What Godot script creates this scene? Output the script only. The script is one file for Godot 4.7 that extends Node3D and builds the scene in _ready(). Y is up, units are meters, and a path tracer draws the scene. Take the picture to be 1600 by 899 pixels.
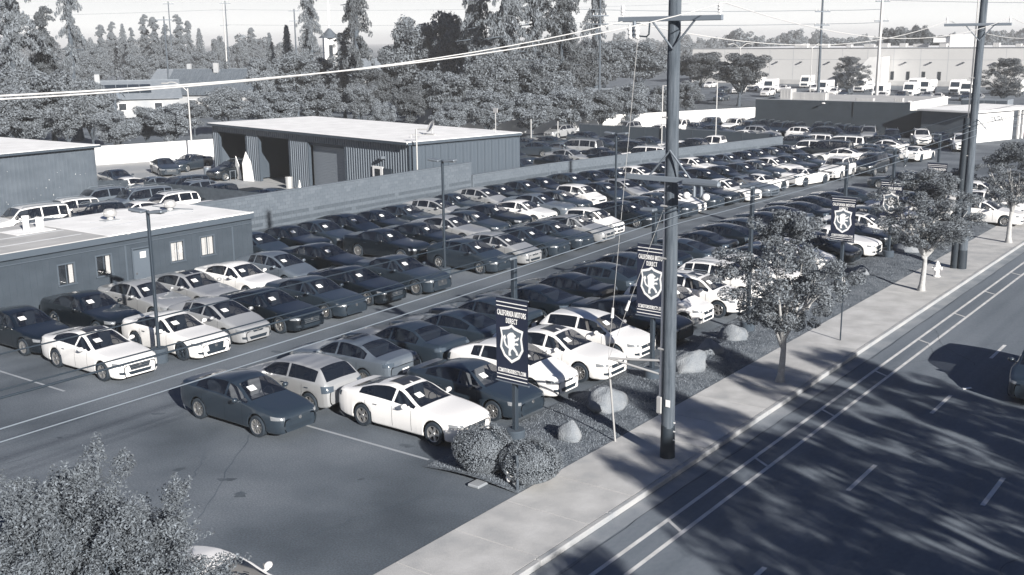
extends Node3D
# A car dealer's lot beside a street, seen from about eleven metres up. Local street axes: «al» runs along the street away
# from the viewer, «pe» across it (0 is under the viewer, negative is towards the lot). Metres, y up.

const AZ := 0.63705            # direction of the street, radians from straight ahead
var SA := sin(AZ)
var CA := cos(AZ)
var M := {}                    # materials
var used := {}                 # names given at top level
var rng := RandomNumberGenerator.new()
var proto := {}                # car prototypes
var crowns := {}               # crown meshes


# ---------------------------------------------------------------- places, names, tags
func W(x: float, zf: float, y := 0.0) -> Vector3:
	return Vector3(x, y, -zf)

func S(al: float, pe: float, y := 0.0) -> Vector3:
	return Vector3(al * SA + pe * CA, y, -(al * CA - pe * SA))

func yaw(az_deg: float) -> float:      # turns local +X to the compass direction az
	return PI / 2 - deg_to_rad(az_deg)

const STREET := 36.5
const ACROSS := 126.5

func numbered(called: String) -> String:
	if not used.has(called):
		used[called] = 0
		return called
	used[called] += 1
	return "%s_%03d" % [called, used[called]]

func tag(o: Node, label: String, category: String, group := "", kind := "") -> void:
	if label: o.set_meta("label", label)
	if category: o.set_meta("category", category)
	if group: o.set_meta("group", group)
	if kind: o.set_meta("kind", kind)

func thing(called: String, label: String, category: String, at := Vector3.ZERO, turn := 0.0, group := "") -> Node3D:
	var o := Node3D.new()
	o.name = numbered(called)
	add_child(o)
	o.position = at
	o.rotation.y = turn
	tag(o, label, category, group)
	return o

func part(called: String, m: Mesh, mat: Material, parent: Node) -> MeshInstance3D:
	var o := MeshInstance3D.new()
	o.name = called
	o.mesh = m
	o.set_surface_override_material(0, mat)
	parent.add_child(o, true)
	return o

func obj(called: String, m: Mesh, mat: Material) -> MeshInstance3D:
	var o := MeshInstance3D.new()
	o.name = numbered(called)
	o.mesh = m
	o.set_surface_override_material(0, mat)
	add_child(o)
	return o

func struct(called: String, m: Mesh, mat: Material) -> MeshInstance3D:
	var o := obj(called, m, mat)
	o.set_meta("kind", "structure")
	return o

const ORD := ["first", "second", "third", "fourth", "fifth", "sixth", "seventh", "eighth", "ninth", "tenth", "eleventh", "twelfth", "thirteenth", "fourteenth", "fifteenth", "sixteenth", "seventeenth", "eighteenth", "nineteenth"]
const TENS := ["", "", "twenty", "thirty", "forty", "fifty", "sixty"]
func ordinal(n: int) -> String:        # 1 is first
	if n < 20: return ORD[n - 1]
	if n % 10 == 0: return TENS[n / 10].trim_suffix("y") + "ieth"
	return TENS[n / 10] + "-" + ORD[n % 10 - 1]


# ---------------------------------------------------------------- mesh builder
class MB:
	var v := PackedVector3Array()
	var n := PackedVector3Array()
	var uv := PackedVector2Array()

	func tri(a: Vector3, b: Vector3, c: Vector3) -> void:
		var f := (c - a).cross(b - a).normalized()
		v.append(a); v.append(b); v.append(c)
		n.append(f); n.append(f); n.append(f)
		uv.append(Vector2(a.x, a.z)); uv.append(Vector2(b.x, b.z)); uv.append(Vector2(c.x, c.z))

	func quad(a: Vector3, b: Vector3, c: Vector3, d: Vector3) -> void:
		tri(a, b, c)
		tri(a, c, d)

	func stri(a: Vector3, b: Vector3, c: Vector3, na: Vector3, nb: Vector3, nc: Vector3) -> void:
		if (c - a).cross(b - a).dot(na + nb + nc) < 0.0:      # keep the winding with the normals
			var t := b; b = c; c = t
			t = nb; nb = nc; nc = t
		v.append(a); v.append(b); v.append(c)
		n.append(na); n.append(nb); n.append(nc)
		uv.append(Vector2(a.x, a.z)); uv.append(Vector2(b.x, b.z)); uv.append(Vector2(c.x, c.z))

	func box(c: Vector3, s: Vector3, b := Basis()) -> void:
		var h := s / 2
		var p := []
		for i in 8:
			p.append(c + b * Vector3(h.x if i & 1 else -h.x, h.y if i & 2 else -h.y, h.z if i & 4 else -h.z))
		quad(p[0], p[2], p[3], p[1])
		quad(p[4], p[5], p[7], p[6])
		quad(p[0], p[4], p[6], p[2])
		quad(p[1], p[3], p[7], p[5])
		quad(p[2], p[6], p[7], p[3])
		quad(p[0], p[1], p[5], p[4])

	func cbox(c: Vector3, s: Vector3, ch: float, b := Basis()) -> void:    # box with chamfered edges
		var h := s / 2
		var k := minf(ch, minf(h.x, minf(h.y, h.z)) * .9)
		var o := func(x: float, y: float, z: float) -> Vector3: return c + b * Vector3(x, y, z)
		var i := h - Vector3(k, k, k)
		for sg in [-1.0, 1.0]:
			face(o.call(h.x * sg, -i.y, -i.z), o.call(h.x * sg, i.y, -i.z), o.call(h.x * sg, i.y, i.z), o.call(h.x * sg, -i.y, i.z), c)
			face(o.call(-i.x, h.y * sg, -i.z), o.call(i.x, h.y * sg, -i.z), o.call(i.x, h.y * sg, i.z), o.call(-i.x, h.y * sg, i.z), c)
			face(o.call(-i.x, -i.y, h.z * sg), o.call(i.x, -i.y, h.z * sg), o.call(i.x, i.y, h.z * sg), o.call(-i.x, i.y, h.z * sg), c)
			for tg in [-1.0, 1.0]:
				face(o.call(h.x * sg, i.y * tg, -i.z), o.call(h.x * sg, i.y * tg, i.z), o.call(i.x * sg, h.y * tg, i.z), o.call(i.x * sg, h.y * tg, -i.z), c)
				face(o.call(h.x * sg, -i.y, i.z * tg), o.call(h.x * sg, i.y, i.z * tg), o.call(i.x * sg, i.y, h.z * tg), o.call(i.x * sg, -i.y, h.z * tg), c)
				face(o.call(-i.x, h.y * sg, i.z * tg), o.call(i.x, h.y * sg, i.z * tg), o.call(i.x, i.y * sg, h.z * tg), o.call(-i.x, i.y * sg, h.z * tg), c)
				for ug in [-1.0, 1.0]:
					otri(o.call(h.x * sg, i.y * tg, i.z * ug), o.call(i.x * sg, h.y * tg, i.z * ug), o.call(i.x * sg, i.y * tg, h.z * ug), c)

	func face(a: Vector3, b: Vector3, c: Vector3, d: Vector3, inside: Vector3) -> void:
		if (c - a).cross(b - a).dot((a + c) / 2 - inside) < 0.0: quad(a, d, c, b)
		else: quad(a, b, c, d)

	func otri(a: Vector3, b: Vector3, c: Vector3, inside: Vector3) -> void:
		if (c - a).cross(b - a).dot(a - inside) < 0.0: tri(a, c, b)
		else: tri(a, b, c)

	func tube(path: Array, radii, seg := 8, caps := true) -> void:
		var rings := []
		var dirs := []
		var count := path.size()
		var side := Vector3.ZERO
		for k in count:
			var p: Vector3 = path[k]
			var d: Vector3 = (path[mini(k + 1, count - 1)] - path[maxi(k - 1, 0)]).normalized()
			if side == Vector3.ZERO:
				side = d.cross(Vector3.UP if absf(d.y) < .9 else Vector3.RIGHT).normalized()
			side = (side - d * side.dot(d)).normalized()
			var up := side.cross(d)
			var r: float = radii[k] if radii is Array else radii
			var ring := PackedVector3Array()
			var dd := PackedVector3Array()
			for j in seg:
				var a := TAU * j / seg
				var q := side * cos(a) + up * sin(a)
				ring.append(p + q * r)
				dd.append(q)
			rings.append(ring); dirs.append(dd)
		for k in count - 1:
			for j in seg:
				var j2 := (j + 1) % seg
				stri(rings[k][j], rings[k + 1][j], rings[k + 1][j2], dirs[k][j], dirs[k + 1][j], dirs[k + 1][j2])
				stri(rings[k][j], rings[k + 1][j2], rings[k][j2], dirs[k][j], dirs[k + 1][j2], dirs[k][j2])
		if caps:
			for j in range(1, seg - 1):
				tri(rings[0][0], rings[0][j], rings[0][j + 1])
				tri(rings[count - 1][0], rings[count - 1][j + 1], rings[count - 1][j])

	func lathe(profile: Array, seg: int, xf := Transform3D()) -> void:     # profile of (radius, height), turned about Y
		for k in profile.size() - 1:
			var p: Vector2 = profile[k]
			var q: Vector2 = profile[k + 1]
			var t := (q - p).normalized()
			var nn := Vector2(t.y, -t.x)
			for j in seg:
				var a := TAU * j / seg
				var b := TAU * (j + 1) / seg
				var pa := xf * Vector3(p.x * cos(a), p.y, p.x * sin(a))
				var pb := xf * Vector3(p.x * cos(b), p.y, p.x * sin(b))
				var qa := xf * Vector3(q.x * cos(a), q.y, q.x * sin(a))
				var qb := xf * Vector3(q.x * cos(b), q.y, q.x * sin(b))
				var na := (xf.basis * Vector3(nn.x * cos(a), nn.y, nn.x * sin(a))).normalized()
				var nb := (xf.basis * Vector3(nn.x * cos(b), nn.y, nn.x * sin(b))).normalized()
				if p.x > 1e-5: stri(pa, qb, pb, na, nb, nb)
				if q.x > 1e-5: stri(pa, qa, qb, na, na, nb)

	func ball(c: Vector3, r: Vector3, seg := 10, rows := 6) -> void:
		var grid_rows := []
		for i in rows + 1:
			var row := PackedVector3Array()
			var t := PI * i / rows
			for j in seg + 1:
				row.append(Vector3(sin(t) * cos(TAU * j / seg), cos(t), sin(t) * sin(TAU * j / seg)))
			grid_rows.append(row)
		for i in rows:
			for j in seg:
				var a: Vector3 = grid_rows[i][j]; var b: Vector3 = grid_rows[i][j + 1]; var d: Vector3 = grid_rows[i + 1][j]; var e: Vector3 = grid_rows[i + 1][j + 1]
				if i > 0: stri(c + a * r, c + b * r, c + e * r, a, b, e)
				if i < rows - 1: stri(c + a * r, c + e * r, c + d * r, a, e, d)

	func prism(poly: PackedVector2Array, y0: float, y1: float, xf := Transform3D()) -> void:   # outline in (x, z), height y0..y1
		var idx := Geometry2D.triangulate_polygon(poly)
		var mid := Vector2.ZERO
		for p in poly: mid += p / poly.size()
		var cw := Geometry2D.is_polygon_clockwise(poly)
		for k in range(0, idx.size(), 3):
			var a := poly[idx[k]]; var b := poly[idx[k + 1]]; var c := poly[idx[k + 2]]
			if (b - a).cross(c - a) < 0: 
				var t := b; b = c; c = t
			tri(xf * Vector3(a.x, y1, a.y), xf * Vector3(b.x, y1, b.y), xf * Vector3(c.x, y1, c.y))
			tri(xf * Vector3(a.x, y0, a.y), xf * Vector3(c.x, y0, c.y), xf * Vector3(b.x, y0, b.y))
		for k in poly.size():
			var a := poly[k]; var b := poly[(k + 1) % poly.size()]
			if cw: quad(xf * Vector3(a.x, y0, a.y), xf * Vector3(b.x, y0, b.y), xf * Vector3(b.x, y1, b.y), xf * Vector3(a.x, y1, a.y))
			else: quad(xf * Vector3(b.x, y0, b.y), xf * Vector3(a.x, y0, a.y), xf * Vector3(a.x, y1, a.y), xf * Vector3(b.x, y1, b.y))

	func mesh() -> ArrayMesh:
		var a := []
		a.resize(Mesh.ARRAY_MAX)
		a[Mesh.ARRAY_VERTEX] = v
		a[Mesh.ARRAY_NORMAL] = n
		a[Mesh.ARRAY_TEX_UV] = uv
		var m := ArrayMesh.new()
		m.add_surface_from_arrays(Mesh.PRIMITIVE_TRIANGLES, a)
		return m

func box_mesh(s: Vector3, c := Vector3.ZERO, ch := 0.0) -> ArrayMesh:
	var b := MB.new()
	if ch > 0.0: b.cbox(c, s, ch)
	else: b.box(c, s)
	return b.mesh()

func sheet(corners: Array, y: float) -> ArrayMesh:       # flat polygon of (al, pe)
	var b := MB.new()
	var p := []
	for c in corners: p.append(S(c.x, c.y, y))
	for k in range(1, p.size() - 1):
		if (p[k + 1] - p[0]).cross(p[k] - p[0]).y > 0: b.tri(p[0], p[k], p[k + 1])
		else: b.tri(p[0], p[k + 1], p[k])
	return b.mesh()


# ---------------------------------------------------------------- materials
func grey(l: float, warm := 0.0) -> Color:        # linear base grey on the cool side that the print has; darker is bluer
	var b := clampf(.42 - l, 0.0, .42) * .62 + .32 * exp(-l / .03)
	return Color(l * (1.0 - b + warm), l, l * (1.0 + b * 1.25 - warm)).linear_to_srgb()

func mat(called: String, c: Color, rough := .8, metal := 0.0) -> StandardMaterial3D:
	var m := StandardMaterial3D.new()
	m.resource_name = called
	m.albedo_color = c
	m.roughness = rough
	m.metallic = metal
	M[called] = m
	return m

func noise_tex(freq: float, lo: float, hi: float, octaves := 4, seed_ := 1, size := 512, bias := .5) -> NoiseTexture2D:
	var f := FastNoiseLite.new()
	f.seed = seed_
	f.frequency = freq
	f.fractal_octaves = octaves
	f.noise_type = FastNoiseLite.TYPE_SIMPLEX_SMOOTH
	var g := Gradient.new()
	g.set_color(0, grey(lo)); g.set_color(1, grey(hi))
	g.add_point(bias, grey((lo + hi) / 2))
	var t := NoiseTexture2D.new()
	t.width = size; t.height = size
	t.seamless = true
	t.noise = f
	t.color_ramp = g
	return t

func mono_tex(freq: float, lo: float, hi: float, octaves := 3, seed_ := 5, size := 512) -> NoiseTexture2D:
	var t := noise_tex(freq, .1, .9, octaves, seed_, size)
	var g := Gradient.new()
	g.set_color(0, Color(lo, lo, lo).linear_to_srgb()); g.set_color(1, Color(hi, hi, hi).linear_to_srgb())
	t.color_ramp = g
	return t

func rough_ground(called: String, lo: float, hi: float, tile: float, grain: float, relief := .6, seed_ := 1) -> StandardMaterial3D:
	var m := mat(called, Color.WHITE, .92)
	m.albedo_texture = noise_tex(.006, lo, hi, 6, seed_)
	m.uv1_triplanar = true
	m.uv1_world_triplanar = true
	m.uv1_scale = Vector3.ONE / tile
	m.detail_enabled = true
	m.detail_blend_mode = BaseMaterial3D.BLEND_MODE_MUL
	m.detail_uv_layer = BaseMaterial3D.DETAIL_UV_2
	m.uv2_triplanar = true
	m.uv2_world_triplanar = true
	m.uv2_scale = Vector3.ONE / 1.7
	var gk := "grain%d" % roundi(ceilf(grain * 6.0))
	if not M.has(gk): M[gk] = mono_tex(.09, 1.0 - ceilf(grain * 6.0) / 6.0, 1.0, 4, 7)
	m.detail_albedo = M[gk]
	if relief > 0.0:
		m.heightmap_enabled = true
		if not M.has("relief"): M["relief"] = mono_tex(.05, 0, 1, 4, 3)
		m.heightmap_texture = M["relief"]
		m.heightmap_scale = relief
	return m

func paint(called: String, l: float, metal := 0.0) -> void:
	var m := mat("paint_" + called, grey(l, .012 if l > .5 else 0.0), .32, metal)
	m.clearcoat_enabled = true
	m.clearcoat = 1.0
	m.clearcoat_roughness = .04

func make_materials() -> void:
	rough_ground("ground", .10, .22, 23, .35, 1.0, 11)
	rough_ground("lot", .075, .215, 19, .5, .5, 2)
	M.lot.uv2_scale = Vector3.ONE / 3.1
	rough_ground("yard", .30, .42, 17, .25, .5, 9)
	rough_ground("grass", .08, .25, 3, .6, 4.0, 4)
	for k in 3: rough_ground("concrete_%d" % k, .36 + .03 * k, .55 + .03 * k, 4.5, .3, .25, 20 + k)
	rough_ground("kerb", .30, .46, 2.5, .3, .3, 33)
	rough_ground("gutter", .20, .34, 5, .3, .3, 36)
	rough_ground("marking", .52, .78, 2.2, .3, .2, 41)
	rough_ground("rock", .20, .36, 1.6, .4, 3.0, 44)
	rough_ground("block_0", .12, .16, 3, .3, .8, 51)
	rough_ground("block_1", .13, .17, 3, .3, .8, 52)
	rough_ground("block_2", .115, .15, 3, .3, .8, 53)
	rough_ground("block_stain", .085, .125, 2.2, .35, .8, 54)
	rough_ground("white_wall", .66, .80, 9, .1, .3, 61)
	rough_ground("white_roof", .72, .90, 7, .12, .3, 62)
	rough_ground("grey_roof", .40, .55, 6, .2, .3, 63)
	rough_ground("office_wall", .046, .07, 3, .3, .2, 64)
	rough_ground("shed_wall", .085, .14, 4, .3, .3, 65)
	rough_ground("brick_dark", .028, .045, 5, .3, .4, 66)
	rough_ground("warehouse", .50, .56, 30, .05, 0.0, 67)
	rough_ground("house_wall", .30, .42, 8, .15, .2, 68)
	rough_ground("house_roof", .10, .17, 3, .4, .6, 69)
	rough_ground("house_roof_pale", .18, .27, 3, .3, .6, 70)
	rough_ground("bark", .06, .16, .9, .5, 2.0, 71)
	rough_ground("bark_pale", .38, .62, .8, .35, .8, 72)
	rough_ground("pole_wood", .06, .19, 1.3, .5, 1.2, 73)
	rough_ground("fence_wood", .05, .10, 1.2, .4, .6, 74)
	M.pole_wood.uv1_scale = Vector3(3.0, .22, 3.0)
	M.pole_wood.uv2_scale = Vector3(5.0, .6, 5.0)
	mat("garage_side", grey(.085), .55, .15)
	mat("garage_rib", grey(.13), .5, .15)
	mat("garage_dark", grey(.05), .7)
	mat("shutter", grey(.22), .5, .2)
	mat("dark", grey(.012), .8)
	mat("black_plastic", grey(.02), .5)
	mat("rubber", grey(.022), .85)
	mat("alloy", grey(.45), .3, .75)
	mat("alloy_dark", grey(.06), .35, .5)
	mat("chrome", grey(.62), .15, .9)
	mat("seat_dark", grey(.035), .9)
	mat("seat_pale", grey(.30), .9)
	mat("paper", grey(.80), .7)
	mat("lamp_glass", grey(.34), .15, .5)
	mat("tail_glass", grey(.075), .15)
	mat("steel_grey", grey(.20), .5, .4)
	mat("steel_dark", grey(.045), .5, .3)
	mat("steel_pale", grey(.48), .45, .4)
	mat("drum", grey(.055), .9)
	mat("cable_pale", grey(.50), .5)
	mat("cable_dark", grey(.03), .6)
	mat("cable_mid", grey(.17), .6)
	mat("ceramic", grey(.66), .3)
	mat("white_paint", grey(.80, .01), .5)
	mat("window_blind", grey(.62), .7)
	mat("sign_white", grey(.78), .6)
	mat("banner_cloth", Color(.006, .012, .035).linear_to_srgb(), .75)
	mat("banner_print", grey(.85), .7)
	mat("banner_field", grey(.12), .7)
	mat("solar", grey(.03), .25, .2)
	mat("skin", grey(.35), .7)
	mat("shirt", grey(.55), .9)
	mat("trousers", grey(.03), .9)
	mat("hair", grey(.015), .8)
	var g := mat("car_glass", Color(.010, .013, .022, .5).linear_to_srgb(), .03)
	g.albedo_color.a = .5
	g.transparency = BaseMaterial3D.TRANSPARENCY_ALPHA
	var g2 := mat("tint_glass", Color(.008, .011, .018, .8).linear_to_srgb(), .03)
	g2.albedo_color.a = .8
	g2.transparency = BaseMaterial3D.TRANSPARENCY_ALPHA
	var g3 := mat("window_glass", Color(.02, .025, .035, .1).linear_to_srgb(), .03)
	g3.albedo_color.a = .1
	g3.transparency = BaseMaterial3D.TRANSPARENCY_ALPHA
	paint("white", .78)
	paint("silver", .38, .35)
	paint("grey", .15, .3)
	paint("dark", .035, .2)
	paint("black", .007)
	for k in [["leaf_pale", .19], ["leaf_mid", .16], ["leaf_dark", .10], ["leaf_street", .15]]:
		var m := mat(k[0], Color.WHITE, .8)
		m.vertex_color_use_as_albedo = true
		m.albedo_color = (Color(.88, 1.0, 1.14) * k[1] * 2.0).linear_to_srgb()
		m.albedo_color.a = 1.0
		m.backlight_enabled = true
		m.backlight = Color(.28, .28, .28)


# ---------------------------------------------------------------- cars
func pchip(keys: Array, x: float) -> float:          # monotone cubic through ascending (x, y)
	var n := keys.size()
	if x <= keys[0].x: return keys[0].y
	if x >= keys[n - 1].x: return keys[n - 1].y
	var k := 0
	while x > keys[k + 1].x: k += 1
	var p: Vector2 = keys[k]
	var q: Vector2 = keys[k + 1]
	var h := q.x - p.x
	var d := (q.y - p.y) / h
	var m0 := d
	var m1 := d
	if k > 0:
		var d0: float = (p.y - keys[k - 1].y) / (p.x - keys[k - 1].x)
		m0 = 0.0 if d0 * d <= 0 else 2.0 / (1.0 / d0 + 1.0 / d)
	if k < n - 2:
		var d1: float = (keys[k + 2].y - q.y) / (keys[k + 2].x - q.x)
		m1 = 0.0 if d1 * d <= 0 else 2.0 / (1.0 / d1 + 1.0 / d)
	var t := (x - p.x) / h
	return p.y * (2 * t * t * t - 3 * t * t + 1) + q.y * (3 * t * t - 2 * t * t * t) + h * (m0 * (t * t * t - 2 * t * t + t) + m1 * (t * t * t - t * t))

const CARS := {
	# L W H, wheelbase, front overhang, wheel radius, cowl, roof front, roof rear, deck, hood edge, cowl height, deck height, belt front and rear, roof half width, clearance
	"sedan": {"L": 4.86, "W": 1.84, "H": 1.45, "wb": 2.80, "fo": .97, "R": .335, "cowl": .98, "rf": .22, "rr": -.95, "dk": -1.78, "yh": .79, "yc": .99, "yd": 1.10, "b0": .91, "b1": .99, "wr": .58, "y0": .19, "spokes": 10},
	"fastback": {"L": 4.92, "W": 1.86, "H": 1.42, "wb": 2.88, "fo": .90, "R": .345, "cowl": .92, "rf": .10, "rr": -.95, "dk": -2.02, "yh": .78, "yc": .98, "yd": 1.07, "b0": .90, "b1": 1.0, "wr": .56, "y0": .17, "spokes": 5},
	"compact": {"L": 4.62, "W": 1.79, "H": 1.43, "wb": 2.70, "fo": .92, "R": .325, "cowl": 1.00, "rf": .28, "rr": -.95, "dk": -1.85, "yh": .78, "yc": .99, "yd": 1.10, "b0": .89, "b1": 1.0, "wr": .57, "y0": .19, "spokes": 9},
	"hatch": {"L": 4.26, "W": 1.79, "H": 1.48, "wb": 2.62, "fo": .86, "R": .325, "cowl": .98, "rf": .30, "rr": -1.55, "dk": -1.98, "yh": .81, "yc": 1.02, "yd": 1.04, "b0": .92, "b1": 1.0, "wr": .60, "y0": .19, "spokes": 5},
	"minihatch": {"L": 3.70, "W": 1.62, "H": 1.50, "wb": 2.38, "fo": .72, "R": .29, "cowl": .92, "rf": .32, "rr": -1.38, "dk": -1.74, "yh": .80, "yc": 1.04, "yd": 1.02, "b0": .95, "b1": 1.03, "wr": .56, "y0": .18, "spokes": 5},
	"crossover": {"L": 4.42, "W": 1.82, "H": 1.58, "wb": 2.68, "fo": .86, "R": .35, "cowl": 1.0, "rf": .32, "rr": -1.50, "dk": -2.02, "yh": .86, "yc": 1.10, "yd": 1.10, "b0": 1.0, "b1": 1.09, "wr": .60, "y0": .24, "spokes": 5, "clad": true},
	"suv": {"L": 4.68, "W": 1.88, "H": 1.72, "wb": 2.74, "fo": .92, "R": .37, "cowl": 1.02, "rf": .42, "rr": -1.88, "dk": -2.20, "yh": .96, "yc": 1.18, "yd": 1.10, "b0": 1.07, "b1": 1.14, "wr": .65, "y0": .26, "spokes": 5, "clad": true},
	"big_suv": {"L": 5.15, "W": 1.98, "H": 1.88, "wb": 2.95, "fo": .98, "R": .39, "cowl": 1.18, "rf": .55, "rr": -2.28, "dk": -2.47, "yh": 1.06, "yc": 1.28, "yd": 1.15, "b0": 1.16, "b1": 1.20, "wr": .72, "y0": .28, "spokes": 6},
	"saloon": {"L": 4.95, "W": 1.87, "H": 1.47, "wb": 2.93, "fo": .84, "R": .35, "cowl": .86, "rf": .12, "rr": -1.00, "dk": -1.72, "yh": .83, "yc": 1.01, "yd": 1.12, "b0": .93, "b1": 1.00, "wr": .58, "y0": .18, "spokes": 14, "gw": .36, "gh": .26, "lamp": 1.25, "bars": 5, "chrome": true},
	"liftback": {"L": 4.58, "W": 1.77, "H": 1.48, "wb": 2.70, "fo": .95, "R": .32, "cowl": 1.20, "rf": .30, "rr": -1.05, "dk": -2.08, "yh": .76, "yc": 1.03, "yd": 1.10, "b0": .93, "b1": 1.03, "wr": .56, "y0": .17, "spokes": 7, "gw": .30, "gh": .07, "lamp": 1.5, "bars": 1},
	"sport": {"L": 4.66, "W": 1.82, "H": 1.42, "wb": 2.76, "fo": .86, "R": .345, "cowl": .84, "rf": .08, "rr": -.92, "dk": -1.66, "yh": .79, "yc": .97, "yd": 1.09, "b0": .90, "b1": .99, "wr": .57, "y0": .16, "spokes": 5, "gw": .40, "gh": .30, "lamp": .85, "bars": 4, "dark_rims": true},
	"coupe": {"L": 4.78, "W": 1.90, "H": 1.37, "wb": 2.72, "fo": .95, "R": .35, "cowl": .62, "rf": -.12, "rr": -.90, "dk": -1.80, "yh": .76, "yc": .98, "yd": 1.05, "b0": .90, "b1": .98, "wr": .54, "y0": .16, "spokes": 5, "two_door": true},
	"pickup": {"L": 5.75, "W": 2.0, "H": 1.88, "wb": 3.65, "fo": .95, "R": .40, "cowl": 1.45, "rf": .85, "rr": -.55, "dk": -.72, "yh": 1.08, "yc": 1.28, "yd": 1.25, "b0": 1.16, "b1": 1.18, "wr": .68, "y0": .32, "spokes": 6, "bed": true},
	"minivan": {"L": 5.0, "W": 1.96, "H": 1.76, "wb": 3.0, "fo": .95, "R": .35, "cowl": 1.55, "rf": .65, "rr": -2.15, "dk": -2.38, "yh": .86, "yc": 1.12, "yd": 1.1, "b0": 1.02, "b1": 1.08, "wr": .68, "y0": .20, "spokes": 5},
}

class Shell:          # indexed mesh with normals averaged inside one material
	var v := PackedVector3Array()
	var n := PackedVector3Array()
	var i := PackedInt32Array()
	var at := {}
	func vert(key: int, p: Vector3) -> int:
		if not at.has(key):
			at[key] = v.size()
			v.append(p); n.append(Vector3.ZERO)
		return at[key]
	func tri(a: int, b: int, c: int) -> void:
		var f := (v[c] - v[a]).cross(v[b] - v[a])
		n[a] += f; n[b] += f; n[c] += f
		i.append(a); i.append(b); i.append(c)
	func mesh() -> ArrayMesh:
		for k in n.size(): n[k] = n[k].normalized()
		var a := []
		a.resize(Mesh.ARRAY_MAX)
		a[Mesh.ARRAY_VERTEX] = v; a[Mesh.ARRAY_NORMAL] = n; a[Mesh.ARRAY_INDEX] = i
		var uv := PackedVector2Array()
		uv.resize(v.size())
		a[Mesh.ARRAY_TEX_UV] = uv
		var m := ArrayMesh.new()
		if i.size(): m.add_surface_from_arrays(Mesh.PRIMITIVE_TRIANGLES, a)
		return m

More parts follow.
